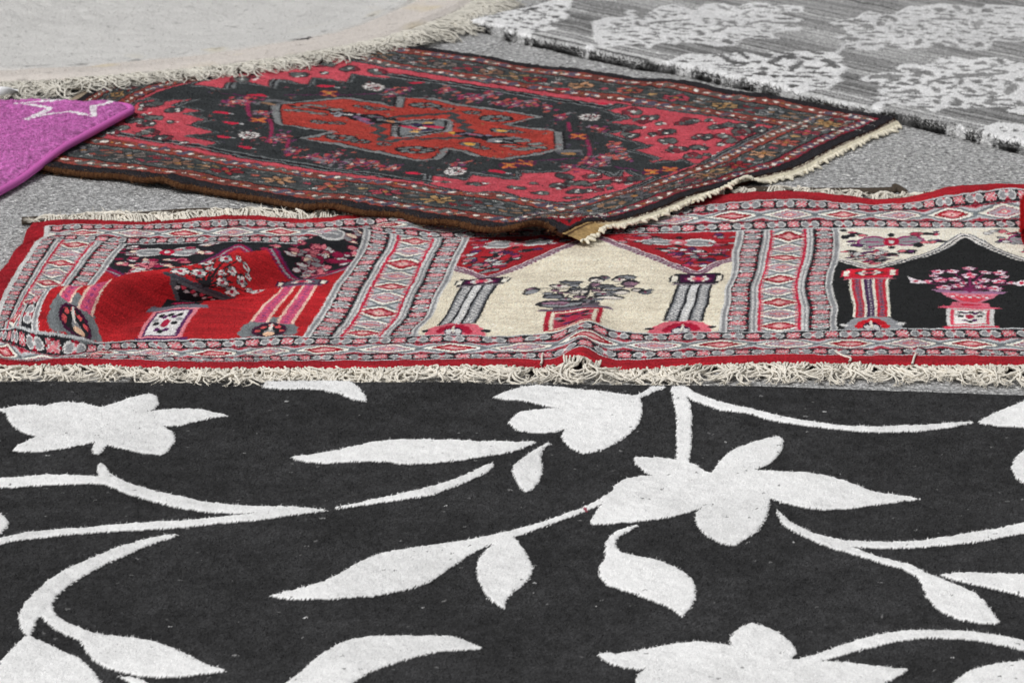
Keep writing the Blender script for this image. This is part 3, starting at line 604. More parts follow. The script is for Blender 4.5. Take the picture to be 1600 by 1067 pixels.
        if bg == IVO:               # a dark leafy bush grows out of a small vase
            X = lambda x, y: (.5 + (760 + x / 5.333 - 912) / 458, np.interp(340 + y / 5.333, [371, 425, 455, 475, 503], [.925, .56, .36, .235, .0]))
            pt.fill(pp([(.455, .235), (.545, .235), (.57, .285), (.43, .285)]), (62, 60, 66)); pt.fill(pp([(.468, .243), (.532, .243), (.55, .278), (.45, .278)]), (132, 128, 134))
            pt.stroke(pp(curve([X(830, 730), X(840, 640), X(850, 540), X(880, 480)], k=4)), .006, (48, 48, 52))
            LV = ((690,705,175,20,.05),(640,695,120,12,0),(1000,650,130,20,-.12),(900,680,90,14,-.1),(430,605,55,26,.2),(410,580,25,18,.4),(610,550,75,16,-.1),(690,515,90,13,.1),(720,540,40,16,0),(600,590,35,12,0),(770,595,80,22,0),(610,645,75,20,0),(710,665,50,14,0),(800,640,50,12,0),(870,495,60,20,-.1),(930,475,40,12,-.3),(1090,475,80,14,.15),(1130,515,70,20,.15),(1040,490,50,12,0),(950,545,80,14,-.2),(1010,560,90,12,-.15),(900,580,50,12,-.3),(1080,595,70,20,.05),(1010,590,50,12,0),(970,620,80,12,-.15),(1130,545,40,12,0),(1210,575,55,14,0),(1270,590,50,18,-.2),(1310,570,25,10,-.3),(870,530,40,12,0),(930,600,60,10,-.2),(740,570,40,10,.1),(560,620,40,10,0),(670,610,50,10,0))
            for n_, (x, y, rx, ry, an) in enumerate(LV):
                c = X(x, y); a, b = rx / 5.333 / 458, ry / 132 / 5.333 * .85
                E(c[0], c[1], a * 1.08, b * 1.3, (46, 46, 50), -an); E(c[0] + a * .08, c[1] - b * .25, a * .86, b * .75, [(140, 142, 146), (150, 116, 134), (216, 208, 200), (112, 114, 120)][n_ % 4], -an)
                if n_ % 3 == 0: E(c[0], c[1], a * .25, b * .5, (120, 60, 84), -an)
                if n_ % 2: pt.stroke(pp(curve([(.492, .40), ((c[0] + .49) / 2, c[1] * .6 + .17), c], k=3)), .0024, (60, 60, 64))
        else:
            pt.fill(pp([(.465, .255), (.535, .255), (.585, .32), (.60, .352), (.40, .352), (.415, .32)]), k['b'][0])
            pt.fill(pp([(.475, .263), (.525, .263), (.562, .315), (.575, .338), (.425, .338), (.438, .315)]), k['b'][1])
            pt.fill(pp([(.385, .352), (.615, .352), (.635, .372), (.365, .372)]), k['b'][2])
            for j in range(9): E(.44 + .015 * j, .318 + .012 * (j % 2), .007, .009, k['b'][3 + j % 2])
            r3 = np.random.default_rng(5)
            stem = k['f'][0]
            for dp, q in ((0, .54), (.07, .51), (.14, .48), (.10, .43), (.17, .40), (.2, .43)):
                for sg in (-1, 1):
                    pt.stroke(pp(curve([(.5, .37), (.5 + sg * dp * .37, .37 + (q - .37) * .7), (.5 + sg * dp * .74, q)], k=4)), .0028, stem)
            pt.stroke(pp([(.5, .36), (.5, .56)]), .004, stem)
            for dp, q, s in ((0, .565, 1), (.0, .50, 1.1), (.08, .53, .9), (.15, .525, 1), (.07, .465, .9), (.14, .455, 1), (.20, .44, .7), (.055, .41, .9), (.12, .395, 1.1), (.03, .44, .6), (.17, .49, .7)):
                for sg in (-1, 1):
                    for j in range(5):
                        a = 2 * math.pi * j / 5 + .3
                        E(.5 + sg * dp * .74 + .016 * s * math.cos(a), q + .013 * s * math.sin(a), .013 * s, .009 * s, k['f'][0])
                    for j in range(5):
                        a = 2 * math.pi * j / 5 + .3
                        E(.5 + sg * dp * .74 + .015 * s * math.cos(a), q + .012 * s * math.sin(a), .010 * s, .0068 * s, k['f'][1 + (j + int(q * 90)) % 3])
                    E(.5 + sg * dp * .74, q, .008 * s, .007 * s, k['f'][4])
            for sg in (-1, 1):
                pt.fill(pp([(.5 + sg * .15, .435), (.5 + sg * .18, .42), (.5 + sg * .205, .43), (.5 + sg * .215, .475), (.5 + sg * .19, .46), (.5 + sg * .17, .45)]), k['f'][1]); E(.5 + sg * .187, .443, .010, .010, k['f'][4])
    panel(UP[0], (178, 38, 44), BLK, (95, 40, 85), (150, 150, 155),
          dict(shaft=((240, 196, 180), (206, 88, 120), None, RED), cap=((70, 30, 62), (92, 96, 106), (120, 40, 80), (130, 100, 130))),
          dict(p=((228, 140, 150), PUR, (225, 222, 222), (120, 118, 130), BLK, (170, 40, 80)), b=((90, 95, 100), BLK, (70, 72, 80), LG, (200, 70, 90)), f=(BLK, LG, MG, (236, 226, 222), (160, 30, 60))), (150, 30, 70))
    panel(UP[1], IVO, RED, (206, 194, 196), (140, 122, 130),
          dict(shaft=(BLK, (120, 122, 126), None, (205, 205, 205)), cap=(BLK, (62, 22, 56), (120, 40, 80), (120, 110, 118))),
          dict(p=((168, 34, 54), IVO, (172, 60, 78), (112, 96, 110), (90, 84, 92), (150, 120, 132)), b=((62, 64, 68), (132, 136, 140), (60, 54, 64), (60, 60, 66), (150, 130, 140)), f=((52, 52, 56), (126, 118, 128), (120, 122, 128), (214, 206, 200), (110, 70, 90))), (124, 76, 100))
    panel(UP[2], (37, 38, 39), CRM, (120, 122, 126), (60, 62, 64),
          dict(shaft=(CRM, (186, 40, 58), None, (70, 40, 80)), cap=((190, 44, 70), (196, 36, 50), (50, 46, 52), (190, 120, 130))),
          dict(p=(LG, (206, 70, 92), (232, 226, 222), (214, 96, 118), (214, 110, 130), (196, 40, 66)), b=((206, 120, 140), (214, 66, 84), (150, 110, 140), (230, 220, 226), (226, 160, 170)), f=((120, 40, 84), (224, 212, 218), (220, 120, 140), (200, 176, 190), (190, 40, 70))), (225, 220, 215))
    # cross bands between the niches
    for i, ub in enumerate(UB):
        T = lambda x0: (lambda q: [(x0 + t, V1 + s) for s, t in q])
        Lv = V2 - V1
        guard(T(ub), Lv, g, .2); guard(T(ub + .145 - g), Lv, g, .2)
        diamonds(T(ub + g), Lv, .145 - 2 * g, .0645, 0)
        for x in (ub - .006, ub + .145 - .005):
            pt.rect(x, x + .011, V1, V2, LG); pt.rect(x + .003, x + .008, V1, V2, MG)
        for x in (ub + g, ub + .145 - g - .008):
            pt.rect(x, x + .008, V1, V2, LG); pt.rect(x + .003, x + .006, V1, V2, MG)
        for x in (ub + g + .009, ub + .145 - g - .0125): pt.rect(x, x + .0035, V1, V2, (190, 40, 70))
        for k in range(44):
            q = V1 + k * Lv / 44
            pt.rect(ub + g + .0125, ub + g + .0165, q, q + .006, PINK); pt.rect(ub + .145 - g - .0165, ub + .145 - g - .0125, q, q + .006, PINK)
    for v in (V0, V1, V2, V3 - .004): pt.rect(UB[0], 1.855, v - .002, v + .003, (188, 190, 192))
    for v in (V0 + (V1 - V0) * .31, V1 - (V1 - V0) * .31, V2 + (V3 - V2) * .31, V3 - (V3 - V2) * .31): pt.rect(UB[0], 1.855, v - .0015, v + .0012, (150, 40, 60)); 
    pt.rect(UB[0] - .003, UB[0] + .006, V0, V3, LG); pt.rect(1.85, 1.858, V0, V3, LG)
    # knots never line up perfectly
    return pt

def prayer_rug():
    root = thing('prayer_rug', 'red fringed prayer rug with columned niches, rippled and folded up at one end', 'rug', (-.1, 5.6, 0))
    pt = saf_pattern()
    n = 1560; m = 560
    U, Vv = np.meshgrid(np.linspace(0, 1.645, n), np.linspace(0, VT, m))
    uv = np.stack([U, Vv], -1)
    P = saf.P(uv)
    C, _ = pt.sample(uv, .0007)
    C = C * (1 + .05 * vnoise(m, n, 20, 50) + .05 * vnoise(m, n, 160, 40) + .085 * rng.normal(0, 1, (m, n)))[..., None]
    redm = ((C[..., 0] > 120) & (C[..., 1] < 60))[..., None]
    C = C * (1 + redm * (.10 * vnoise(m, n, 300, 30) + .06 * vnoise(m, n, 12, 30))[..., None])     # abrash: streaks of dye along the weft
    P[..., 2] += .0010 * vnoise(m, n, 60, 120)
    ym = yarn('prayer_rug_yarn', bump=.25, scale=600)
    cloth('pile', root, P, np.clip(C, 6, 245), ym, .007, nap=.0006, fibres=120000, flen=.0022, fwid=.0007, edge_fib=5000, edge_len=.003)
    return root
saf_root = prayer_rug()
# ---------------------------------------------------------------- dark red medallion rug
M_FL = np.array([-.650, 6.716]); 
M_A = np.array([.848318, -.529487]); M_B = np.array([.550288, .834975])
M_L, M_W = .878, .65                    # field inside the borders
A0, A1, B0, B1 = -.20, 1.015, -.215, .85   # outer edges
def med_z(a, b):
    a = np.asarray(a, float); b = np.asarray(b, float)
    z = .013 + .014 * smooth((a - .45) / .2) * smooth((.10 + .16 * smooth((a - .8) / .2) - b) / .16)
    e = np.clip(1 - (b - B0) / .16, 0, 1) ** 1.3
    for c, w, h in ((.313, .035, .006), (.10, .05, .002), (.605, .05, .005), (.80, .06, .003), (.955, .045, .017)):
        z = z + h * np.exp(-((a - c) / w) ** 2) * e
    z = z + .004 * np.exp(-((a - .62) / .06) ** 2 - ((b - .17) / .06) ** 2)
    f = smooth((b - .72) / .1)
    return z + .002 * f * (1 + np.sin(a * 33 + 1)) + .0012 * np.sin(a * 19 + b * 5) * np.cos(b * 17)
_mi = np.linalg.inv(np.stack([M_A, M_B], 1)); M_FL = G(150, 211, .014)
def med_pairs():
    out = []
    def add(pts, axis, val, z=.014):
        for x, y in pts:
            q = _mi @ (G(x, y, z) - M_FL); q = q.copy(); q[axis] = val; out.append((q[0], q[1], x, y))
    fr = [(84,261),(116,266),(154,270),(191,271.5),(228,278),(259,276),(278,286),(304,289),(337,296),(375,302.5),(412,307),(450,315),(487,319),(515,316.5),(544,322),(562,327),(600,330),(627,331),(646,338),(664,342),(692,342),(721,345.6),(749,353),(777,354),(814,349),(842,344),(861,349),(878,362)]
    for x, y in fr: out.append((.202 + (x - 160) * .00113, B0, x, y))
    bk = [(612,73),(656,74),(697,79),(742,86),(797,96),(844,103),(900,108),(955,116),(1030,124),(1105,133.5),(1180,146),(1234,154),(1290,166),(1365,179)]
    for x, y in bk: out.append((-.005 + (x - 612) * .00129, B1, x, y))
    out.append((A1, B1, 1397, 184))
    add([(229,222),(304,233),(375,248),(450,259),(487,266),(550,273),(600,279),(655,286),(702,297),(786,301),(835,309)], 1, 0)
    add([(518,91),(560,98),(600,109),(656,117),(712,125.5),(769,134),(825,142.5),(900,153),(1011,169),(1100,181)], 1, M_W)
    out.extend([(0, 0, 150, 211), (M_L, 0, 884, 318), (M_L, M_W, 1213, 198)])
    add([(954,303),(1023,281),(1088,258),(1142,231),(1180,212)], 0, M_L)
    for b, x, y in ((-.19,886,358),(-.15,910,346),(-.05,965,342),(.03,1019,327),(.10,1066,308),(.257,1160,281),(.39,1235,262),(.50,1280,240),(.62,1325,218)): out.append((A1, b, x, y))
    out.extend([(A0, .19, 120, 157), (A0, .284, 150, 138), (0, .22, 214, 163), (0, .42, 300, 131)])
    return out
med = Rug(med_pairs(), med_z, 3e-4)
med.inv_setup(A0, A1, B0, B1)

def zt(ox, oy, s=5.3333): return lambda *p: [(ox + x / s, oy + y / s) for x, y in p]
Z1, Z2, Z3, Z4, Z5, Z6, Z7, Z8 = zt(60,100), zt(340,60), zt(600,60), zt(880,80), zt(1140,100), zt(300,190), zt(580,190), zt(860,190)

def med_pattern():
    FLD = (50, 53, 55); ROSE = (192, 78, 90); FIRE = (166, 60, 52); GRY = (112, 116, 118); INK = (30, 28, 32)
    pt = Pat(A0 - .02, A1 + .02, B0 - .02, B1 + .02, .001, (34, 35, 38))
    r = np.random.default_rng(4)
    I = med.inv
    def loc(p):
        c = I([p])[0]; e = .006; g = lambda a, b: proj(np.r_[med.t(np.array([[a, b]]))[0], .014][None])[0]
        return c, np.linalg.inv(np.stack([(g(c[0] + e, c[1]) - g(c[0] - e, c[1])) / (2 * e), (g(c[0], c[1] + e) - g(c[0], c[1] - e)) / (2 * e)], 1))
    def el(cj, dx, dy, rx, ry, col, ang=0.0, n=10):
        t = np.linspace(0, 2 * np.pi, n, endpoint=False); x = rx * np.cos(t); y = ry * np.sin(t); ca, sa = math.cos(ang), math.sin(ang)
        pt.fill(cj[0] + np.stack([dx + x * ca - y * sa, dy + x * sa + y * ca], 1) @ cj[1].T, col)
    # borders, ring inside ring: fraction of the border's width from the edge
    wl, wr, wf, wb = -A0, A1 - M_L, -B0, B1 - M_W
    def ring(f0, f1, col):
        u0, u1, v0, v1 = A0 + wl * f0, A1 - wr * f0, B0 + wf * f0, B1 - wb * f0
        a0, a1, b0, b1 = A0 + wl * f1, A1 - wr * f1, B0 + wf * f1, B1 - wb * f1
        pt.rect(u0, u1, v0, b0, col); pt.rect(u0, u1, b1, v1, col); pt.rect(u0, a0, v0, v1, col); pt.rect(a1, u1, v0, v1, col)
    BR_, OR, CR = (34, 30, 32), (146, 66, 58), (140, 34, 52)
    for f0, f1, c in ((0, .13, (40, 38, 42)), (.12, .35, OR), (.12, .15, BR_), (.33, .36, BR_), (.36, .40, (80, 84, 84)), (.40, .72, (60, 64, 65)), (.70, .73, (84, 88, 86)), (.73, .76, BR_), (.75, .95, OR), (.84, .845, BR_), (.93, .96, BR_), (.96, 1.03, ROSE)): ring(f0, f1, c)
    pt.rect(A1 - wr * .33, A1 - wr * .15, B0 + wf * .15, B1 - wb * .15, CR)
    pt.rect(A1 - wr * .265, A1 - wr * .215, B0 + wf * .15, B1 - wb * .15, (110, 60, 62))
    FC = [(146, 46, 54), (112, 114, 116), (178, 136, 106), (100, 98, 102), (170, 88, 78), (122, 112, 108), (172, 70, 86), (142, 108, 92), (172, 138, 96)]
    def side(o, d, nrm, L, w):
        o = np.array(o); d = np.array(d); nrm = np.array(nrm)
        at = lambda s, f: o + d * s + nrm * (w * f)
        ang = math.atan2(d[1], d[0])
        for fc, half in ((.24, .075), (.85, .075)):
            k = 0; s = .012
            while s < L - .01:
                c = at(s, fc)
                if k % 4 == 0: pt.ell(c, .0062, .0062, (120, 34, 34)); pt.ell(c, .0048, .005, (226, 220, 208))
                elif k % 4 == 2:
                    pt.ell(c, .010, .004, (226, 214, 204), ang + .35 * (1 if r.random() < .8 else -1)); pt.ell(at(s + .004, fc + .03), .003, .003, (150, 40, 50))
                else:
                    q = [at(s - .011, fc - .05), at(s + .004, fc - .08), at(s + .012, fc + .05), at(s - .004, fc + .08)]
                    pt.fill(q, [(96, 92, 90), (110, 64, 58), (86, 82, 98)][r.integers(3)])
                    if r.random() < .4: pt.ell(at(s, fc), .003, .003, (190, 120, 60))
                s += .0118 + r.normal(0, .0006); k += 1
        s = .05; k = int(r.integers(9)); fm = .555
        while s < L - .02:
            col = np.array(FC[k % len(FC)]); big = k % 2 == 0
            if big:
                for j in range(6):
                    a = j * math.pi / 3 + .3; c = at(s + .017 * math.cos(a), fm + .085 * math.sin(a) * (.2 / w) ** .5)
                    pt.ell(c, .0125, .0068, (24, 22, 26), ang + a); pt.ell(c, .0105, .0052, col * r.uniform(.85, 1.1), ang + a)
                pt.ell(at(s, fm), .005, .005, (170, 120, 70)); 
            else:
                for sg in (-1, 1):
                    for j in range(2):
                        c = at(s + sg * .012, fm + (j - .5) * .14); pt.ell(c, .011, .0045, col * .8, ang + sg * (.5 - j)); 
                pt.ell(at(s + .002, fm + .02), .008, .006, FC[(k + 3) % 9])
            if k % 3 == 0:
                for j in range(int(r.integers(1, 4))):
                    pt.ell(at(s + .035 + .008 * (j % 2), fm + (j - 1) * .10), .0075, .0026, (216, 212, 208), ang + .2)
            for f in (.42, .69):
                for j in range(5): pt.ell(at(s + .028 + j * .005, f + r.normal(0, .004)), .0018, .0013, (196, 196, 194))
            s += .047 + r.normal(0, .002); k += 1
    side((A0 + .02, B0), (1, 0), (0, 1), A1 - A0 - .04, wf); side((A0 + .02, B1), (1, 0), (0, -1), A1 - A0 - .04, wb)
    side((A1, B0 + .05), (0, 1), (-1, 0), B1 - B0 - .1, wr); side((A0, B0 + .05), (0, 1), (1, 0), B1 - B0 - .1, wl)
    # field
    pt.rect(0, M_L, 0, M_W, FLD)
    def serr(poly):                   # corner grounds: rose with a double grey and black toothed outline
        q = I(poly); d = np.r_[q, q[:1]]
        pt.stroke(d, .026, GRY); pt.stroke(d, .018, INK); pt.stroke(d, .009, GRY); pt.fill(q, ROSE)
        pt.stroke(d, .0035, INK)
    serr([(300,134),(330,136),(342,139),(351,138),(357,129),(390,129),(421,138),(424,125),(452,127),(481,133),(488,122),(542,128.5),(550,116),(608,123),(611,114.5),(760,136),(760,132),(640,111),(584,103),(546,96.5),(518,91),(480,95),(430,105),(380,115)])
    serr([(214,162),(238,157),(259,160),(302,156),(266,165.6),(281,169),(315,174),(285,178),(321,188),(291,196.5),(334,208),(285,213),(339,224),(310,231),(341,240),(294,231.5),(229,222),(152,211),(191,184)])
    serr([(983,166),(949,173),(985,184),(994,185),(952,192.5),(1011,200),(951,210),(1022,229),(991,236),(1036,248),(1015,254),(1067,250),(1088,257),(1105,249),(1142,230),(1180,211),(1211,197.5),(1140,188),(1067,176.6),(1011,169)])
    serr([(676,275),(730,283),(737,274),(811,282),(816,271),(880,270),(907,264),(935,271),(954,277),(972,276),(974,269),(987,274),(997,278),(1023,278),(991,291),(954,302),(916,312),(884,317),(860,315),(814,309),(786,301),(739,300),(702,296),(670,287)])
    # rose line and grey line along the field's edges
    for pts in ([(165,214),(229,224),(304,235),(375,250),(487,268),(600,281),(660,287)], [(611,113),(656,119),(712,127),(769,135.5),(825,144),(900,155),(960,163)]):
        q = curve(I(pts), k=3); nrm = np.array([0, 1.0]) * (1 if pts[0][1] > 150 else -1)
        pt.stroke(q + nrm * .026, .022, GRY); pt.stroke(q + nrm * .026, .010, INK); pt.stroke(q, .016, ROSE); pt.stroke(q + nrm * .011, .004, INK)
    # medallion
    mp = [(442,164),(490,160),(539,156),(585,163),(632,170),(636,154),(664,156),(716,167),(775,175),(836,183),(782,196),(825,202),(864,207),(866,234),(825,242),(778,247.5),(756,245),(731,236.5),(712,232.5),(697,231.5),(686,234),(680,244),(672,250),(660,250),(628,244.5),(600,238.5),(584,235),(527,224),(479,218),(531,208),(499,202.5),(443,194)]
    q = I(mp); d = np.r_[q, q[:1]]
    pt.stroke(d, .036, INK); pt.stroke(d, .027, (124, 126, 127)); pt.stroke(d, .006, INK); pt.fill(q, FIRE)
    for _ in range(900):            # dye streaks in the red
        c = (r.uniform(.25, .75), r.uniform(.05, .6)); x, y = int((c[0] - pt.u0) / pt.res), int((c[1] - pt.v0) / pt.res)
        if np.abs(pt.img[y, x] - FIRE).sum() < 1: pt.ell(c, r.uniform(.008, .03), .0012, np.array(FIRE) * r.uniform(.82, 1.15), .02, n=6)
    # little brackets off the medallion's ends
    pt.stroke(I(Z2((330,540),(420,550),(520,520))), .03, (104, 104, 108)); pt.stroke(I(Z2((350,550),(420,552),(500,535))), .014, FLD); pt.ell(I(Z2((420,550)))[0], .012, .006, (150, 116, 90))
    pt.stroke(I(Z8((60,270),(150,262),(270,262))), .03, (104, 104, 108)); pt.stroke(I(Z8((70,272),(150,268),(250,270))), .014, FLD); pt.ell(I(Z8((150,270)))[0], .012, .007, (170, 126, 80))
    # centre
    q = I([(619,195),(637,189),(698,187.5),(702,199),(696,206),(637,214),(617,212)]); d = np.r_[q, q[:1]]
    pt.fill(q, (120, 124, 126)); pt.stroke(d, .014, INK)
    dd = curve(d, k=7)
    for i in range(0, len(dd) - 1): pt.ell(dd[i], .0045, .0035, (140, 140, 142))
    pt.stroke(I([(672,192),(646,208)]), .013, (206, 160, 96)); pt.stroke(I([(645,193.5),(676,206)]), .012, INK)
    for p in ((642,200),(678,199.5)): pt.ell(I([p])[0], .017, .008, (190, 50, 80))
    pt.ell(I([(660,200)])[0], .007, .006, (226, 220, 210))
    for p in ((652,196),(668,204),(652,205),(670,196)): pt.ell(I([p])[0], .010, .006, (50, 40, 70), .6)
    zig = [(600,185),(647,182),(675,180),(705,178),(714,180),(706,185),(722,189),(714,193),(731,196),(720,201),(737,205),(724,210),(736,215),(720,216),(705,215),(690,218),(675,216.5),(660,219),(647,216.5),(635,219),(622,219),(610,222),(593,220),(603,212),(585,208),(600,203),(583,198),(597,193),(583,190),(600,185)]
    pt.stroke(I(zig), .014, (62, 66, 68)); 
    def rosette(p, s=1., g=(112, 114, 114)):
        c = I([p])[0]; pt.ell(c, .026 * s, .022 * s, INK)
        for j in range(8):
            a = j * math.pi / 4 + .2; pt.ell(c + [.016 * s * math.cos(a), .0135 * s * math.sin(a)], .0065 * s, .0045 * s, g, a)
        pt.ell(c, .006 * s, .005 * s, (150, 60, 50))
    for p, s in (((665,166),1),((775,186),1.05),((649,235),1.2),((533,216),1.0),((565,167),.5),((588,171),.7),((498,191),.55),((526,194),.55),((563,222),.7),((697,171),.55),((737,176),.6),((752,232),.6),((733,226),.7),((784,205),.7),((808,207),.5),((600,226),.5)): rosette(p, s)
    for p in ((733,226),(784,205),(708,208)): pt.ell(I([p])[0], .009, .006, (214, 160, 70))
    for c0, cols in (((544,180), ((150, 150, 156), (226, 220, 215))), ((572,187.5), ((120, 90, 120), (170, 80, 110))), ((591,185), ((110, 112, 116), (130, 80, 120))), ((780,221), ((120, 122, 126), (226, 220, 215))), ((739,212), ((120, 110, 128), (176, 90, 110))), ((795,218), ((112, 114, 118), (120, 120, 122))), ((610,191), ((112, 114, 118), (170, 120, 90)))):
        c = I([c0])[0]
        pt.ell(c, .032, .016, INK, -.2)
        for j in range(7): pt.ell(c + r.normal(0, 1, 2) * [.014, .006], .008, .005, cols[0], r.uniform(0, 3))
        pt.ell(c, .007, .005, cols[1])
    for line, lv in ((Z2((580,560),(780,590),(990,620)), Z2((620,600),(730,615),(840,630),(780,562),(870,572),(980,600),(690,580))), (Z3((1090,880),(1220,905),(1350,930)), Z3((1150,862),(1270,885),(1050,905),(1130,935),(1290,915),(1200,925)))):
        pt.stroke(I(line), .007, INK)
        for p in lv: c = I([p])[0]; pt.ell(c, .015, .008, INK, .3); pt.ell(c, .012, .006, (122, 124, 122), .3)
    # white rosettes in the dark field
    for p in ((584,137),(389,212),(921,184),(711,269)):
        cj = loc(p)
        for k in range(10):
            a = k * .628 + .2; el(cj, 14 * math.cos(a), 4.4 * math.sin(a), 5.2, 2.0, (70, 60, 62))
        for k in range(10):
            a = k * .628 + .2; el(cj, 13.5 * math.cos(a), 4.3 * math.sin(a), 3.7, 1.15, (222, 218, 215))
        for k in range(6):
            a = k * 1.047; el(cj, 6.5 * math.cos(a), 2.0 * math.sin(a), 3.0, 1.0, (218, 212, 210))
        for k in range(10): el(cj, r.normal(0, 7), r.normal(0, 2.2), 1.8, .7, [(150, 50, 62), (70, 62, 64)][k % 2])
    for p in ((514,147),(404,189),(904,214),(796,259),(822,255),(1019,270),(1047,266)):
        cj = loc(p); el(cj, 0, 0, 17, 5, (84, 38, 64))
        for sx in (-1, 1):
            for sy in (-1, 1): el(cj, sx * 6, sy * 2.1, 6.5, 1.5, (198, 108, 62), sx * sy * .15)
        el(cj, 0, 0, 4, 1.3, (190, 140, 70))
    VIN = (138, 44, 78)
    for pts in ([(385,150),(387,165),(388,176),(392,184)], [(421,186),(424,198),(424,210),(417,223)], [(451,217),(448,231)], [(888,192),(891,207)], [(917,219),(921,231),(921,243),(914,252)], [(445,150),(520,149),(602,148)], [(345,146),(385,151)], [(860,190),(890,182)], [(800,254),(870,250),(905,248)], [(960,262),(1000,268)]):
        pt.stroke(curve(I(pts), k=3), .006 if abs(pts[0][0] - pts[-1][0]) < 30 else .004, VIN if abs(pts[0][0] - pts[-1][0]) < 30 else (90, 36, 76))
    def smudge(p, s=1.):
        cj = loc(p)
        for k in range(int(20 * s)):
            col = [(166, 52, 70), (134, 50, 84), (130, 108, 122), (172, 78, 76), (112, 58, 94), (120, 118, 122), (178, 96, 84)][r.integers(7)]
            el(cj, r.normal(0, 9) * s, r.normal(0, 3.0) * s, r.uniform(2.5, 6), r.uniform(.7, 1.5), col, r.uniform(-.35, .15))
        el(cj, 0, 0, 3, 1.1, (206, 176, 168))
    for p in ((611,148),(634,142),(697,142),(728,152),(746,155),(764,148),(780,162),(802,163),(825,161),(855,169),(876,184),(430,219),(458,236),(481,246),(501,248),(527,241),(510,252),(549,257),(566,254),(587,259),(617,263),(721,256),(942,246),(939,256),(972,247),(965,230),(935,202),(922,255),(379,158),(365,160),(410,178),(890,262),(445,214)): smudge(p, r.uniform(.8, 1.25))
    for p in ((383,231),(361,193),(346,177),(509,136),(402,150),(652,130),(880,140),(777,269),(646,271),(350,215),(940,163)):
        c = I([p])[0]; pt.ell(c, .013, .007, (190, 40, 66), .3); pt.ell(c + [.016, .003], .005, .002, (170, 170, 172))
    # small fillings everywhere
    for p in [(r.uniform(300, 1120), r.uniform(118, 290)) for _ in range(420)]:
        cj = loc(p); x, y = int((cj[0][0] - pt.u0) / pt.res), int((cj[0][1] - pt.v0) / pt.res)
        if not (0 <= x < pt.W and 0 <= y < pt.H) or not (0 < cj[0][0] < M_L and 0 < cj[0][1] < M_W): continue
        c0 = pt.img[y, x]
        if np.abs(c0 - FLD).sum() < 2: cols = [(112, 52, 66), (84, 88, 90), (74, 60, 84), (140, 72, 66), (96, 98, 100)]
        elif np.abs(c0 - FIRE).sum() < 40: cols = [(60, 44, 46), (110, 108, 106), (90, 40, 44), (150, 104, 70)]
        else: continue
        for _ in range(3): el(cj, r.normal(0, 2.2), r.normal(0, .8), r.uniform(1.2, 2.8), r.uniform(.4, .9), cols[r.integers(len(cols))], r.uniform(-.4, .4))
    # flowers scattered on the rose grounds
    pk = (Z4((575,510),(720,565),(800,610),(1010,600),(1060,580),(1210,580),(1290,640),(1380,625),(740,695),(860,680),(560,700),(1100,730),(1180,720),(1330,715),(1310,780),(1400,750),(1130,810),(880,830),(960,820),(1080,880),(1200,870),(1520,640),(1500,690),(1560,640),(870,750),(660,575),(640,640),(560,640))
          + Z5((130,520),(200,560),(230,545),(100,560)) + Z7((615,510),(860,530),(1210,560),(1350,520),(1400,600),(1570,540),(940,525)) + Z8((120,460),(350,460),(130,535),(200,510),(270,525),(420,550),(430,515),(360,580),(500,560),(180,640),(580,490),(650,510),(720,480),(210,590))
          + Z2((300,320),(680,310),(900,225),(890,290),(1100,260),(1330,285),(700,255),(180,345)) + Z1((920,350),(870,380),(960,340),(1130,390),(880,430),(800,475),(960,455),(1100,490),(900,510),(680,540),(840,590),(930,570),(1040,620),(1230,665),(740,430),(600,575)))
    for i, p in enumerate(pk):
        cj = loc(p); s = .9 if i % 3 == 2 else 1.3; an = r.uniform(-.15, .1)
        lob = [(0, 0)] if i % 3 == 2 else [(-5, r.uniform(-1, 1)), (5, r.uniform(-1, 1)), (0, r.uniform(-2, 2))]
        for dx, dy in lob: el(cj, dx * s, dy * s, 8.2 * s, 3.5 * s, (58, 34, 40), an)
        for dx, dy in lob: el(cj, dx * s, dy * s, 6.6 * s, 2.6 * s, [(84, 88, 88), (100, 104, 102), (62, 64, 66), (120, 46, 56)][r.integers(4)], an)
        for _ in range(6): el(cj, r.normal(0, 5) * s, r.normal(0, 1.6) * s, 2.2, .7, [(46, 42, 46), (120, 122, 120), (46, 42, 46)][r.integers(3)], an)
        if i % 4 != 3:
            for _ in range(2): el(cj, r.normal(0, 6), r.normal(0, 2.2), 3.2, .9, (214, 212, 208), r.uniform(-.3, .1))
        if i % 2: pt.stroke(cj[0] + np.array([(-14, 2), (-4, 3.5), (6, 2.5), (16, 4)]) @ cj[1].T, .003, (70, 36, 44))
    # dark red mark in the near corner
    q = I(Z8((40,800),(100,815),(160,850),(230,800),(330,790),(250,830),(150,880),(90,840))); pt.fill(q, (150, 24, 34))
    return pt

def fuzz(path, outn, n, ln, wd, cols, spread=.004):
    """loose fibres round an edge: verts, tris, colours"""
    k = len(path); a = rng.integers(0, k - 1, n); f = rng.random((n, 1))
    B = path[a] * (1 - f) + path[a + 1] * f + rng.normal(0, 1, (n, 3)) * spread
    d = outn[a] * .6 + rng.normal(0, .6, (n, 3)) + [0, 0, .3]; d /= np.linalg.norm(d, axis=1, keepdims=True)
    s = rng.normal(0, 1, (n, 3)); s -= d * (s * d).sum(1, keepdims=True); s /= np.linalg.norm(s, axis=1, keepdims=True)
    V = np.stack([B - s * wd / 2, B + s * wd / 2, B + d * ln * (.5 + rng.random((n, 1)))], 1).reshape(-1, 3)
    c = lin(np.array(cols)[rng.integers(0, len(cols), n)]) * (.7 + .6 * rng.random((n, 1)))
    return V, np.arange(3 * n).reshape(-1, 3), np.repeat(c, 3, 0)

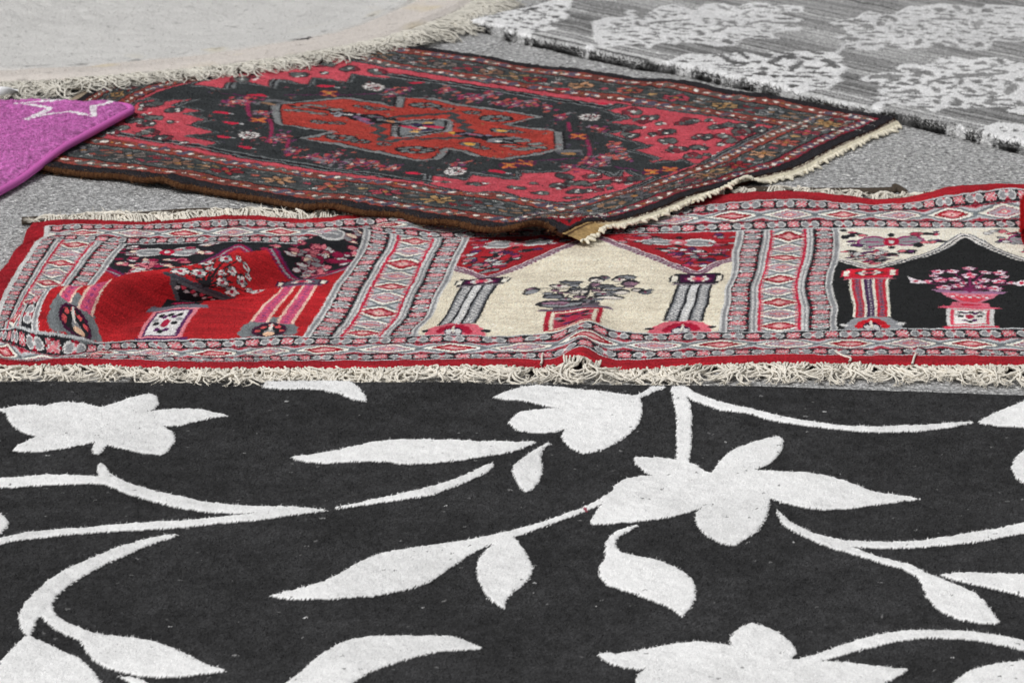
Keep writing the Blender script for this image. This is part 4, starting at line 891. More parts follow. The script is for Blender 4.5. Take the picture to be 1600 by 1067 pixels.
def medallion_rug():
    root = thing('medallion_rug', 'dark patterned oriental rug with a jagged red central medallion', 'rug', (-.05, 6.7, 0))
    pt = med_pattern()
    n = 1250; m = 1000
    U, Vv = np.meshgrid(np.linspace(A0, A1, n), np.linspace(B0, B1, m)); uv = np.stack([U, Vv], -1)
    P = med.P(uv); C, _ = pt.sample(uv, .0009)
    C = C * .96 + 4 + 5 * rng.random((m, n, 1)); C = C * (1 + .06 * vnoise(m, n, 40, 60) + .09 * rng.normal(0, 1, (m, n)) + .06 * vnoise(m, n, 300, 40))[..., None]
    P[..., 2] += .0012 * vnoise(m, n, 60, 80) + .0008 * vnoise(m, n, 160, 160)
    ym = yarn('medallion_rug_yarn', bump=.3, scale=500)
    cloth('pile', root, P, np.clip(C, 6, 240), ym, .009, nap=.0009, fibres=160000, flen=.0026, fwid=.0008, skirt_col=(60, 32, 18), edge_fib=8000, edge_len=.004)
    # overcast side cord along the near long edge, with its loose wool
    aa = np.linspace(A0, A1 - .01, 520); e = med.P(np.c_[aa, np.full(520, B0 - .004)]); e[:, 2] -= .004
    wob = 1 + .15 * rng.normal(0, 1, 520)
    e = curve(e, k=3); kk = len(e); wob = 1 + .10 * np.interp(np.arange(kk), np.arange(0, kk + 5, 5), rng.normal(0, 1, len(np.arange(0, kk + 5, 5))))
    V, Q = tube([e], [.0045 * wob], 9)
    th = np.tile(np.arange(9), kk); mixf = np.clip(np.repeat(.5 + .35 * rng.normal(0, 1, kk), 9), 0, 1)[:, None]; cc = lin((58, 34, 22)) * (1 - mixf) + lin((98, 68, 44)) * mixf
    outn = np.tile([-.5, -.8, .2], (kk, 1))
    fv, ft, fc = fuzz(e, outn, 9000, .0042, .0009, [(74, 44, 28), (140, 104, 72), (52, 30, 20), (108, 74, 48)], .003)
    raw_mesh('side_cord', np.r_[V, fv], Q, ft + len(V), np.r_[cc, fc], yarn('brown_wool', bump=.4), root)
    # flat-woven end beyond the pile, running down to the ground, knotted along its edge
    nb = 420; bb = np.linspace(B0 - .002, B1, nb); rows = []
    edge = med.P(np.c_[np.full(nb, A1), bb]); ap = np.r_[M_A, 0]
    wid = np.interp(bb, [B0, -.16, -.08, .9], [.036, .036, .016, .013]) * (1 + .05 * rng.normal(0, 1, nb))
    k = 10
    for i in range(k):
        t = i / (k - 1); q = edge + ap * (wid * t)[:, None]
        base = .003 + .0155 * smooth((.30 - bb) / .06)
        q[:, 2] = (edge[:, 2] - .0025) * (1 - t ** 1.6) + base * t ** 1.6 + .0006 * rng.normal(0, 1, nb)
        rows.append(q)
    KP = np.array(rows); kc = np.empty((k, nb, 3)); kc[:] = lin((218, 210, 188))
    kc[2] = lin((70, 34, 40)); kc[3] *= .85
    kc *= (1 + .10 * rng.normal(0, 1, (k, nb, 1)))
    low = np.clip((-.03 - bb) / .1, 0, 1)[None, :, None]; kc = kc * (1 - low) + kc * lin((186, 160, 122)) * 1.15 * (.8 + .4 * rng.random((k, nb, 1))) * low
    raw_mesh('woven_end', KP.reshape(-1, 3), grid_quads(k, nb), C=kc.reshape(-1, 3), mat=yarn('woven_end_wool', bump=.5, scale=400), parent=root)
    vs = []; rs = []
    for i in range(0, nb - 4, 4):
        o = KP[-1, i]; L = rng.uniform(.002, .007)
        d = ap * L + np.array([rng.normal(0, .004), rng.normal(0, .004), 0])
        vs.append(np.array([o - ap * .004 + [0, 0, .002], o + d * .4 + [0, 0, rng.uniform(.002, .005)], o + d * .8 + [0, 0, .001], o + d])); rs.append([.0026, .0032, .0024, .001])
    V, Q = tube(vs, rs, 6); raw_mesh('fringe', V, Q, mat=yarn('short_fringe_wool', attr=False, col=(226, 219, 200), bump=.6, scale=300, vary=.2), parent=root)
    # far end, half hidden under the mat and the round rug
    nb = 160; bb = np.linspace(B0, B1, nb); edge = med.P(np.c_[np.full(nb, A0), bb]); rows = []
    for i in range(6):
        q = edge - ap * .03 * i / 5; q[:, 2] = .011 * (1 - i / 5) + .003; rows.append(q)
    kc = np.empty((6, nb, 3)); kc[:] = lin((150, 136, 118)); kc *= 1 + .1 * rng.normal(0, 1, (6, nb, 1))
    raw_mesh('woven_end', np.array(rows).reshape(-1, 3), grid_quads(6, nb), C=kc.reshape(-1, 3), mat=bpy.data.materials['woven_end_wool'], parent=root)
    return root
med_root = medallion_rug()
# ---------------------------------------------------------------- fringes
def tassel_mesh(name, L, w, cords, rad, mat, seed, wild=1.0, fray=5):
    r = np.random.default_rng(seed); paths = []; rads = []
    for i in range(cords):
        y = (i + .5) / cords * w - w / 2 + r.normal(0, w * .04)
        k = 13; x = np.linspace(0, 1, k); l = L * r.uniform(.8, 1.12)
        lat = np.zeros(k); a = r.normal(0, .25) * wild; s = r.normal(0, 3.0) * wild
        ang = np.where(x < .3, a * x, a * .3 + s * (x - .3) ** 1.5 * 2.0 + .9 * wild * np.sin((x - .3) * r.uniform(5, 11) + r.uniform(-1, 1)) * (x > .3))
        st = l / (k - 1); px = np.r_[0, np.cumsum(np.cos(ang[:-1]) * st)]; py = y * (1 - .55 * smooth(x * 1.3)) + np.r_[0, np.cumsum(np.sin(ang[:-1]) * st)]
        pz = .0015 + .008 * r.random() * np.sin(np.pi * np.clip(x * 1.05, 0, 1)) + .0025 * r.random() * np.sin(x * 14 + r.uniform(0, 6)) + rad
        p = np.c_[px, py, np.maximum(pz, rad * .6)]
        c = curve(p, k=3); t = np.linspace(0, 1, len(c))
        rr = rad * (1 + .16 * np.sin(np.arange(len(c)) * 1.75)) * (1 - .25 * t ** 3); rr = rr * (1 + .7 * np.exp(-((t - r.uniform(.62, .8)) / .045) ** 2))
        paths.append(c); rads.append(rr)
        e = c[-1]; d = c[-1] - c[-2]; d /= np.linalg.norm(d)
        for _ in range(fray):
            q = d + r.normal(0, .5, 3); q /= np.linalg.norm(q); f = L * r.uniform(.05, .15)
            pt_ = np.array([e - d * .002, e + q * f * .5, e + q * f + r.normal(0, .15, 3) * f]); pt_[:, 2] = np.maximum(pt_[:, 2], .0008)
            paths.append(pt_); rads.append([rad * .5, rad * .4, rad * .15])
    V, Q = tube(paths, rads, 5)
    me_o = raw_mesh(name, V, Q, mat=mat); me = me_o.data; bpy.data.objects.remove(me_o)
    return me

def hang(fringe, meshes, anchors):
    """one tassel object per anchor: (root position, outward direction, height of what its tip lies on, length factor)"""
    for i, (p, d, zg, lf) in enumerate(anchors):
        me = meshes[int(rng.integers(len(meshes)))]
        o = bpy.data.objects.new('tassel', me); COL.objects.link(o); o.parent = fringe; o.matrix_parent_inverse = fringe.matrix_world.inverted()
        o.location = p; L = .075 * lf
        o.rotation_euler = (0, math.atan2(p[2] - zg, L), math.atan2(d[1], d[0]) + rng.normal(0, .12)); o.scale = (lf * rng.uniform(.88, 1.12), rng.uniform(.9, 1.15) * (1 if rng.random() < .5 else -1), 1)

WOOL = yarn('fringe_cotton', attr=False, col=(240, 234, 222), bump=.5, scale=900, vary=.1, each=.12)
WOOL2 = yarn('round_rug_fringe_cotton', attr=False, col=(216, 212, 202), bump=.5, scale=900, vary=.14, each=.14)
def prayer_fringe():
    us = np.linspace(.0, 1.7, 500); e = saf.P(np.c_[us, np.full(500, -.001)]); e[:, 2] -= .005
    f_ = saf.P(np.c_[us, np.full(500, VT + .001)]); f_[:, 2] -= .004
    V, Q = tube([e, f_], [.0022 * (1 + .25 * np.sin(np.arange(500) * 1.9)), .0022 * (1 + .25 * np.sin(np.arange(500) * 1.9))], 6)
    fr = raw_mesh('fringe', V, Q, mat=WOOL, parent=saf_root)
    ms = [tassel_mesh('tassel', .072, .026, 10, .0014, WOOL, 100 + i, .66, 7) for i in range(16)]
    anc = []
    n = 64; uu = np.linspace(.20, 1.56, n)
    P0 = saf.P(np.c_[uu, np.full(n, -.002)]); P1 = saf.P(np.c_[uu, np.full(n, .03)])
    for i in range(n):
        d = P0[i] - P1[i]; d = d[:2] / np.linalg.norm(d[:2]); zz = .011 if P0[i, 0] < .2 else .002
        p = P0[i] - [0, 0, .0065]; anc.append((p, d, min(zz, p[2]) if P0[i, 2] < .02 else .006, rng.uniform(.82, 1.12)))
    uu = np.r_[np.linspace(.05, .62, 25), np.linspace(1.03, 1.47, 11)]
    P0 = saf.P(np.c_[uu, np.full(36, VT + .001)]); P1 = saf.P(np.c_[uu, np.full(36, VT - .03)])
    for i in range(36):
        d = P0[i] - P1[i]; d = d[:2] / np.linalg.norm(d[:2])
        anc.append((P0[i] - [0, 0, .005], d, .002, rng.uniform(.8, 1.05) if i < 25 else rng.uniform(.5, .75)))
    hang(fr, ms, anc)
    # stray threads lying over the near hem
    for x, y, dx in ((1327, 562, -22), (1425, 566, 6), (845, 566, 3)):
        q = np.array([(x, y + 4), (x + 2, y - 2), (x + dx * .5, y - 6), (x + dx, y - 13)], float); q3 = np.c_[G(q[:, 0], q[:, 1], .013), np.full(4, .0135)]; V, Q = tube([curve(q3)], [.0016], 5); raw_mesh('loose_thread', V, Q, mat=WOOL, parent=saf_root)
    # the far end of the rug, rolled back over itself at the corner
    rows = []
    for a in np.linspace(-.6, 3.3, 16):
        rows.append([np.r_[G(1617 + 2 * np.sin(t * 5), 366, .03) * (1 - t) + G(1619, 316, .03) * t, 0] + np.array([.004 - .024 * math.cos(a - 1.57), 0, .030 + .022 * math.sin(a - 1.57)]) for t in np.linspace(0, 1, 90)])
    rows = np.array(rows); rows[..., 2] = np.maximum(rows[..., 2], .012)
    kc = np.empty(rows.shape); kc[:] = (172, 26, 30)
    cloth('rolled_end', saf_root, rows, kc, bpy.data.materials['prayer_rug_yarn'], .004, nap=.001, fibres=14000, flen=.004, fwid=.0009)
prayer_fringe()

# ---------------------------------------------------------------- dark strap tucked behind the prayer rug
def strap():
    def w(pts, z): a = np.array(pts, float); return np.c_[G(a[:, 0], a[:, 1], z), np.full(len(a), z)]
    main = w([(34,347),(55,346),(80,345),(140,343),(220,339),(300,333),(380,334),(440,336),(490,333),(505,326)], .006)
    loop = w([(505,326),(512,322),(520,322),(530,325),(536,331),(530,334),(520,330),(512,326),(500,329)], .008)
    loop[:, 2] += [.0, .006, .010, .008, 0, .002, .010, .008, 0]
    rest = w([(500,329),(560,335),(700,334),(900,325),(1060,306),(1160,299),(1280,301),(1388,304),(1398,302),(1416,306)], .005)
    rest[-3:, 2] += [.004, .008, .002]
    p = curve(np.r_[main, loop[1:], rest[1:]], k=6)
    V, Q = tube([p, p + [0, .004, .003]], [.0048, .0036], 8)
    o = raw_mesh('strap', V, Q, mat=yarn('strap_webbing', rough=.7, attr=False, col=(74, 66, 58), bump=.3, scale=300, vary=.25))
    o['label'] = 'dark brown strap tucked under the far fringe of the red prayer rug'; o['category'] = 'strap'
strap()

# ---------------------------------------------------------------- magenta mat
def mat_rug():
    root = thing('bath_mat', 'magenta fluffy mat with a white star outline, overlapping the dark medallion rug', 'mat', (-.85, 6.6, 0))
    def zf(s, t):
        return .016 + .014 * smooth((.52 - s) / .22)
    A = G(213, 160, .03); E1 = G(-90, 338, .016) - A; L1 = np.linalg.norm(E1); e1 = E1 / L1
    e2 = G(-330, 152, .03) - A; L2 = np.linalg.norm(e2); e2 /= L2
    W1, W2 = L1, .62
    r0 = .05
    def P(s, t):
        # rounded near corner: inside the corner radius the edges pull in along an arc
        c = np.where((s < r0) & (t < r0), 1, 0)
        xy = A + s[..., None] * e1 + t[..., None] * e2
        return np.concatenate([xy, zf(s, t)[..., None]], -1)
    mtx = np.linalg.inv(np.stack([e1, e2], 1))
    def inv(pts): return (gpts(pts, .031) - A) @ mtx.T
    pt = Pat(0, W1, 0, W2, .001, (194, 112, 178))
    star = zt(0, 120, 6.6667)((640,245),(400,265),(180,283),(330,300),(520,325),(440,385),(280,440),(480,400),(710,360),(850,390),(975,408),(970,350),(975,310),(1060,290),(1180,262))
    sq = inv(star); pt.stroke(sq, .011, (250, 238, 248))
    for c in sq: pt.ell(c, 0.0055, .0055, (250, 238, 248))
    m, n = 620, 560
    S, T = np.meshgrid(np.linspace(0, W1, m), np.linspace(0, W2, n), indexing='ij')
    # squeeze grid rows so the corner by the medallion rug is round
    off = np.where(S < r0, r0 - np.sqrt(np.maximum(r0 ** 2 - (r0 - S) ** 2, 0)), 0)
    T2 = T + off * (1 - T / W2)
    P3 = P(S, T2); C, _ = pt.sample(np.stack([S, T2], -1), .0007)
    C = C * (1 + .13 * vnoise(m, n, 200, 180) + .07 * vnoise(m, n, 60, 60) + .05 * rng.normal(0, 1, (m, n)))[..., None]
    P3[..., 2] += .0013 * vnoise(m, n, 170, 160) + .0015 * vnoise(m, n, 30, 30)
    ed = smooth(np.minimum(T, S + .02) / .014); P3[..., 2] -= .004 * (1 - ed)
    cloth('pile', root, P3, np.clip(C, 10, 240), yarn('magenta_chenille', bump=.3, scale=350, sheen=.05, vary=.08), .010, nap=.0014, fibres=110000, flen=.0026, fwid=.0012, lean=.8, edge_fib=4000, edge_len=.005, fvar=.09)
    s = np.linspace(.0, W1, 260); o_ = np.where(s < r0, r0 - np.sqrt(np.maximum(r0 ** 2 - (r0 - s) ** 2, 0)), 0)
    e = P(s, o_ - .007); e[:, 2] -= .006
    V, Q = tube([e], [.0062], 10)
    raw_mesh('piping', V, Q, mat=yarn('magenta_binding', attr=False, col=(206, 104, 182), bump=.3, scale=500, vary=.08), parent=root)
mat_rug()

# ---------------------------------------------------------------- pale round rug
def round_rug():
    root = thing('round_rug', 'pale cream round rug with a thick cotton fringe, plain faded surface', 'rug', (-1.05, 8.1, 0))
    pts = np.array([(34,127),(135,125),(236,118),(337,109),(405,100),(530,70),(631,47),(719,20),(749,4)], float)
    zt_ = .016
    W = G(pts[:, 0], pts[:, 1], zt_); A = np.c_[2 * W, np.ones(len(W))]
    sol = np.linalg.lstsq(A, (W ** 2).sum(1), rcond=None)[0]; c = sol[:2]; R = math.sqrt(sol[2] + c @ c)
    n, m = 1500, 420
    th = np.linspace(0, 2 * np.pi, n) + math.pi / 2; f = np.linspace(0.0005, 1, m) ** .8
    T, Fm = np.meshgrid(th, f)
    wob = 1 + .004 * np.sin(th * 9 + 1) + .003 * np.sin(th * 17)
    X = c[0] + R * Fm * np.cos(T) * wob; Y = c[1] + R * Fm * np.sin(T) * wob
    lump = vnoise(m, n, 12, 90)
    Z = zt_ + .003 * np.exp(-((Fm - .86) / .012) ** 2) * (.5 + lump) - .0035 * np.exp(-((Fm - .885) / .006) ** 2) - .005 * smooth((Fm - .985) / .015) + .0015 * vnoise(m, n, 30, 120)
    Z = Z + .010 * np.exp(-((Fm - 1) / .08) ** 2) * smooth((np.cos(T + 1.0) - .2) / .6)     # lies over the medallion rug
    C = np.empty((m, n, 3)); C[:] = (203, 202, 200)
    rim = smooth((Fm - .87) / .03)[..., None]; C = C * (1 - rim) + np.array((210, 203, 197)) * rim
    # wear: yellowed patches, specks; broken darker marks follow the carved ring
    st = np.clip(vnoise(m, n, 16, 70) * 1.6 - .75, 0, 1)[..., None] * smooth((Fm - .8) / .08)[..., None]; C = C * (1 - .55 * st) + np.array((206, 190, 152)) * .55 * st
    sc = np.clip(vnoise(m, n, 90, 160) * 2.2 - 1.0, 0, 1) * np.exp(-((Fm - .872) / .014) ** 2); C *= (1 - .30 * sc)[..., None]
    sc = np.clip(vnoise(m, n, 60, 420) * 2.4 - 1.75, 0, 1); C *= (1 - .32 * sc)[..., None]
    C *= (1 + .015 * vnoise(m, n, 40, 60) + .012 * rng.normal(0, 1, (m, n)) + .02 * vnoise(m, n, 8, 16))[..., None]
    P = np.stack([X, Y, Z], -1)[::-1]
    cloth('pile', root, P, np.clip(C, 20, 240)[::-1], yarn('round_rug_wool', bump=.25, scale=400), .010, nap=.0012, fibres=60000, flen=.003, fwid=.0012, fvar=.06)
    # fringe
    tt = np.linspace(math.radians(-115), math.radians(15), 500); e = np.c_[c[0] + (R + .002) * np.cos(tt), c[1] + (R + .002) * np.sin(tt), np.full(500, .014)]
    V, Q = tube([e], [.003 * (1 + .25 * np.sin(np.arange(500) * 1.7))], 6); fr = raw_mesh('fringe', V, Q, mat=WOOL2, parent=root)
    ms = [tassel_mesh('tassel', .082, .022, 10, .0016, WOOL2, 300 + i, .8, 4) for i in range(14)]
    anc = []
    lo, hi = math.atan2(*(G(-70, 130, .01) - c)[::-1]), math.atan2(*(G(800, 0, .01) - c)[::-1])
    for t in np.linspace(lo, hi, 92):
        d = np.array([math.cos(t), math.sin(t)]); p = np.r_[c + R * d, .015]; anc.append((p, d, .014 if -.75 < p[0] < -.2 else .003, rng.uniform(.85, 1.15)))
    hang(fr, ms, anc)
    # white paper label hanging from the edge
    q = np.array([(-14,137),(0,137.5),(14,138.5),(28,141)], float); top = np.c_[G(q[:, 0], q[:, 1], .022), [.022, .024, .024, .021]]
    q2 = np.array([(-14,148),(0,149),(14,148),(28,146)], float); bot = np.c_[G(q2[:, 0], q2[:, 1], .010), [.010, .009, .011, .013]]
    g = np.stack([curve(top, k=6), curve((top * .5 + bot * .5) + [0, 0, .003], k=6), curve(bot, k=6)])
    o = raw_mesh('label_tag', g.reshape(-1, 3), grid_quads(*g.shape[:2]), mat=yarn('label_paper', rough=.5, attr=False, col=(232, 233, 235), bump=.05, vary=.02), parent=root)
    sm = o.modifiers.new('thickness', 'SOLIDIFY'); sm.thickness = .0012
round_rug()

# ---------------------------------------------------------------- grey carved rug
def grey_rug():
    root = thing('damask_rug', 'grey striped rug with raised white scrolling damask and shaggy edges', 'rug', (.7, 7.4, 0))
    ZT = .021
    fe = np.array([(729,30),(737,31),(769,36),(801,48),(831,54),(863,60),(880,65),(914,73),(934,77),(1000,91),(1028,94),(1052,97),(1090,105),(1120,112),(1150,119),(1180,124),(1221,134),(1249,143),(1300,155),(1356,165),(1381,168),(1405,173),(1450,184),(1487,193),(1506,198),(1600,221),(1760,262)], float)
    F3 = G(fe[:, 0], fe[:, 1], ZT); O = F3[1]; U = F3[-1] - O; LU = np.linalg.norm(U); U /= LU
    Vd = G(859, 0, ZT) - O; Vd /= np.linalg.norm(Vd)
    M = np.linalg.inv(np.stack([U, Vd], 1)); uvf = (F3 - O) @ M.T
    def inv(pts): return (gpts(pts, ZT) - O) @ M.T
    VT_ = 1.25
    pt = Pat(-.03, LU, -.03, VT_, .0013, (152, 152, 152))
    # woven stripes along the rug
    rows = pt.H; st = np.zeros(rows); r = np.random.default_rng(9)
    for sc, am in ((3, 14), (6, 11), (14, 6), (40, 5)): st += np.interp(np.arange(rows), np.arange(0, rows + sc, sc), r.normal(0, am, len(np.arange(0, rows + sc, sc))))
    vv = pt.v0 + np.arange(rows) * pt.res; st *= 1.0 + .8 * np.exp(-np.maximum(vv, 0) / .22)
    dark = np.zeros(rows); k = .004
    while k < VT_:
        j = int((k - pt.v0) / pt.res); dark[j:j + int(r.integers(2, 4))] = -r.uniform(30, 85) * (.45 + .75 * math.exp(-k / .25)); k += r.uniform(.010, .020)
    bro = .75 + .5 * (lerp_grid(r.random((rows // 4 + 3, 60)), rows, pt.W))
    pt.img += ((st + dark)[:, None] * bro)[..., None]
    base0 = pt.img.copy()
    WH = np.array((224., 224., 225.))
    def white(px, h=.0012):
        q = inv(px); v = float(np.clip(q[:, 1].mean(), 0, .9)); pt.fill(q, WH - 16 * smooth(v / .6), h)
    def isl(tx, ty, k, items, dk=1.0):
        """gaps in the raised pile: short lens shapes and curved strokes"""
        for it in items:
            if isinstance(it[0], tuple):
                w = it[-1]; q = np.array([(tx + x / k, ty + y / k) for x, y in it[:-1]]); q = curve(q, k=4); d = np.gradient(q, axis=0); L = np.linalg.norm(d, axis=1, keepdims=True) + 1e-9
                nr = np.c_[-d[:, 1], d[:, 0]] / L * (w / k * .78) * np.sqrt(np.clip(1 - np.linspace(-.97, .97, len(q)) ** 2, .05, 1))[:, None]
                poly = np.r_[q + nr, (q - nr)[::-1]]
            else:
                x, y, a, b = it[:4]; an = it[4] if len(it) > 4 else .06
                t = np.linspace(0, 2 * np.pi, 12, endpoint=False); ca, sa = math.cos(an), math.sin(an)
                ex = a * 1.2 * np.cos(t); ey = b * 1.05 * np.sin(t) * (1 + .25 * np.cos(t * 2 + x)) + .25 * b * np.sin(ex / a * 2.2 + y); poly = np.c_[tx + (x + ex * ca - ey * sa) / k, ty + (y + ex * sa + ey * ca) / k]
            q = inv(poly); v = float(np.clip(q[:, 1].mean(), 0, .9)); g = (122 + 22 * smooth(v / .5)) * dk * jr.uniform(.9, 1.08)
            pt.fill(q, (g, g, g), 0.0)
    jr = np.random.default_rng(21)
    A_ = lambda *q: [(940 + x / 10, y / 10) for x, y in q]; B_ = lambda *q: [(1100 + x / 10, y / 10) for x, y in q]
    C_ = lambda *q: [(1330 + x / 10.67, 80 + y / 10.67) for x, y in q]; D_ = lambda *q: [(1460 + x / 10.67, 80 + y / 10.67) for x, y in q]
    E_ = lambda *q: [(1290 + x / 10, y / 10) for x, y in q]; F_ = lambda *q: [(1440 + x / 10, y / 10) for x, y in q]
    G_ = lambda *q: [(730 + x / 7.27, y / 7.27) for x, y in q]; H_ = lambda *q: [(1050 + x / 6.154, 70 + y / 6.154) for x, y in q]
    white(A_((-150,330),(100,270),(300,270),(440,245),(360,170),(440,140),(560,160),(740,190),(800,150),(900,100),(1100,50),(1300,90),(1400,150),(1560,100)) + B_((0,50),(150,35),(300,40),(420,70),(560,90),(640,50),(850,30),(1000,40),(1060,90),(1300,60),(1560,80),(1560,180),(1450,190),(1300,190),(1100,210),(1500,270),(1590,300),(1500,320),(1250,330),(1000,360),(1400,400),(1560,430),(1480,470),(1250,490),(1060,510),(1100,560),(1200,600),(1000,592),(800,590),(720,570),(600,590),(540,700),(450,710),(250,730),(100,700)) + A_((1600,680),(1400,670),(1250,650),(1150,690),(950,650),(850,680),(780,720),(730,745),(680,700),(500,690),(420,660),(300,690),(0,720),(-120,600)))
    white(C_((135,440),(250,390),(550,350),(730,350),(900,360),(780,290),(760,260),(800,220),(900,190),(1100,210),(1300,220)) + D_((0,180),(100,110),(300,75),(450,90),(620,130),(800,90),(1000,85),(1150,95),(1280,140),(1350,170),(1494,190),(2000,230),(2000,1080),(1650,1080),(1400,1020),(1250,1000),(1200,970),(1400,930),(1100,900),(900,930),(700,930),(620,930),(550,950),(470,930),(200,920),(0,1000)) + C_((1360,990),(1200,920),(1000,900),(850,900),(760,860),(700,850),(560,890),(470,960),(400,1040),(280,1000),(320,950),(420,900),(500,830),(480,770),(300,750),(450,740),(700,740),(500,700),(440,620),(560,600),(700,615),(600,590),(460,560),(500,510),(400,480),(250,490),(150,460)))
    white(E_((50,340),(200,310),(450,280),(580,200),(680,155),(850,200),(1050,210),(1150,150),(1300,80)) + F_((0,90),(300,50),(650,70),(900,120),(950,110),(1000,60),(1400,70),(1600,100),(2000,140),(2000,560),(1500,650),(1250,640),(1130,640),(1060,750),(900,770),(700,770),(640,740),(530,690),(400,730),(300,660),(100,730),(0,740)) + E_((1560,730),(1150,740),(1000,700),(850,760),(700,770),(550,750),(450,760),(330,700),(180,850),(120,830),(260,720),(230,660),(420,660),(350,640),(170,570),(250,550),(470,560),(330,490),(350,470),(250,420),(470,380),(150,375)))
    white(G_((30,240),(60,180),(250,150),(500,110),(720,70),(900,20),(1050,-30),(1200,10),(1160,90),(1080,130),(1170,160),(1130,210),(1000,230),(900,260),(1040,310),(900,340),(780,330),(720,380),(690,440),(520,430),(540,380),(440,340),(430,370),(290,350),(300,290),(200,240)))
    white(H_((-60,150),(150,80),(300,80),(500,80),(700,65),(850,110),(950,70),(1200,50),(1450,60),(1550,66),(1650,110),(1600,170),(1700,220),(1610,290),(1640,340),(1540,390),(1500,420),(1400,420),(1220,450),(1060,470),(1060,440),(940,430),(900,440),(830,420),(800,330),(600,310),(430,320),(420,260),(200,230),(190,290),(120,260),(0,180)))
    white([(1530,200),(1560,190),(1640,200),(1700,225),(1640,236),(1560,222)]); white([(1354,170),(1362,165),(1372,158),(1376,168),(1370,172)]); white([(912,72),(925,66),(930,72),(922,78)]); white([(1484,198),(1500,192),(1512,199),(1505,203)])
    isl(940, 0, 10, [(600,195,150,22),(1030,170,130,18),(840,195,60,12,.3),(650,250,60,12),((720,240),(800,250),(850,290),30),((510,295),(620,280),(710,310),24),(990,255,50,22),(1140,230,50,16),(1290,215,60,18),(390,310,80,18),(565,370,40,45),(250,360,90,14),(360,405,100,16),(30,385,40,12),(200,450,200,10),((690,430),(740,380),(860,345),(1100,320),(1400,300),24),(960,370,90,10),((760,430),(830,455),(920,455),20),(1010,415,60,16),(1180,360,50,12,-.3),(1390,365,70,14),(1240,430,100,12),(1540,400,80,12),(990,485,60,10),((360,495),(500,485),(600,505),20),(270,500,60,10),(500,545,130,9),(1300,475,70,10),((1120,500),(1200,520),(1400,515),18),(1550,490,70,30),(730,530,60,9),(840,535,50,14,-.3),(1080,600,50,26,.4),(700,600,100,16),(540,635,60,10),(880,620,60,8),(740,655,50,16),(580,690,100,18),(1270,635,40,20),(1500,620,90,22),(100,570,80,10),(150,600,50,8),(330,595,80,10),(270,650,60,8),(80,670,50,8)])
    isl(1100, 0, 10, [(270,90,80,22,.4),(390,125,60,14,-.5),(660,120,90,14,-.15),(680,185,90,14,-.2),(900,90,130,14),(930,190,110,12,-.15),(880,245,70,14,.2),(250,345,50,22,-.6),(370,400,60,22),(230,460,110,22,-.3),((360,330),(460,340),(520,390),45),((640,380),(760,350),(900,320),(1050,310),30),(1260,280,160,14),(1250,350,300,14),(960,470,60,20),(740,410,80,12),(990,405,90,10),(640,480,60,10),(640,530,70,18,.2),(900,565,120,20),(370,640,80,50),(100,630,110,10),(100,575,120,8),(420,555,50,14),(40,350,50,10),(30,395,40,8),(480,240,60,12,-.2),(1200,100,140,12),(1430,155,60,20),(1250,145,70,14)])
    isl(1330, 80, 10.67, [((280,435),(400,410),(650,410),(900,400),44),(720,460,100,30),(870,540,110,28),((500,575),(700,600),(830,590),26),(1060,450,60,26),(1100,520,60,40),((1000,390),(1120,385),(1220,430),32),((1060,350),(1220,340),(1340,370),(1360,430),50),(1010,285,150,30),(810,335,90,18),((1270,580),(1300,520),(1390,490),44),((1350,580),(1400,620),(1494,640),40),((590,660),(800,670),(960,650),(1100,650),(1180,690),30),((930,710),(1000,735),(1200,745),32),(700,755,60,12),(800,755,50,12),(880,800,90,20),(880,850,50,14),(1320,740,80,12),(1480,750,40,30),(1430,830,60,35),(1270,830,60,12),(1200,880,90,12),(600,875,50,20),(1280,920,120,16)])
    isl(1460, 80, 10.67, [(130,255,80,22),(210,110,50,16),(260,180,60,18),(480,235,100,22),(520,300,90,22),(780,180,100,35),((1020,130),(1120,150),(1160,200),60),(1000,215,60,22),(850,285,170,20,-.15),(1040,315,150,14),(140,345,40,22),((0,470),(200,440),(450,420),(650,400),34),((300,380),(600,380),(900,380),(1260,350),36),(760,430,50,18),(960,415,60,10),(150,510,150,26),(290,600,90,24),(450,500,60,40,-.6),(720,500,80,30),(980,480,90,20,-.15),(900,565,130,24),(530,610,100,22),((440,650),(450,710),(600,735),(800,730),(900,690),26),(620,665,80,26),(970,685,80,30),(1230,520,70,40,-.4),((1180,700),(1260,630),(1400,555),90),(1420,470,70,45),(250,675,70,18),(80,750,50,25),(400,830,70,50),(330,880,70,18),(40,830,60,30),((840,755),(1000,745),(1180,715),20),((850,800),(1100,795),(1330,805),26),(940,860,120,30),(1200,880,100,22),(660,870,40,35),(790,910,80,14),(1070,955,130,26),(1430,860,90,40),(1650,300,110,30),(1700,600,120,40),(1650,750,120,30),(1800,450,90,30)])
    isl(1290, 0, 10, [((150,340),(330,320),(550,330),(720,340),24),(650,400,110,20),(540,370,50,14),(850,370,60,40),((780,310),(900,300),(980,335),20),((830,260),(1000,255),(1100,290),(1080,340),30),(730,215,80,14),((400,455),(600,460),(780,450),18),((450,510),(700,500),(860,495),(940,530),20),(730,555,60,22),(650,620,100,12),(900,580,80,12),(1010,430,25,40),((1080,440),(1110,480),(1230,490),24),(1340,455,90,18),(1330,520,70,16),(1230,390,160,12),(1460,650,60,40),(1180,520,40,12),(1150,580,50,16),(930,670,90,18),(700,680,110,14),(380,600,130,18),(1050,710,120,18),(420,740,60,14),(1250,260,50,20),(1240,190,80,12),(1490,390,50,14),(1530,310,100,12),(1540,450,50,20)])
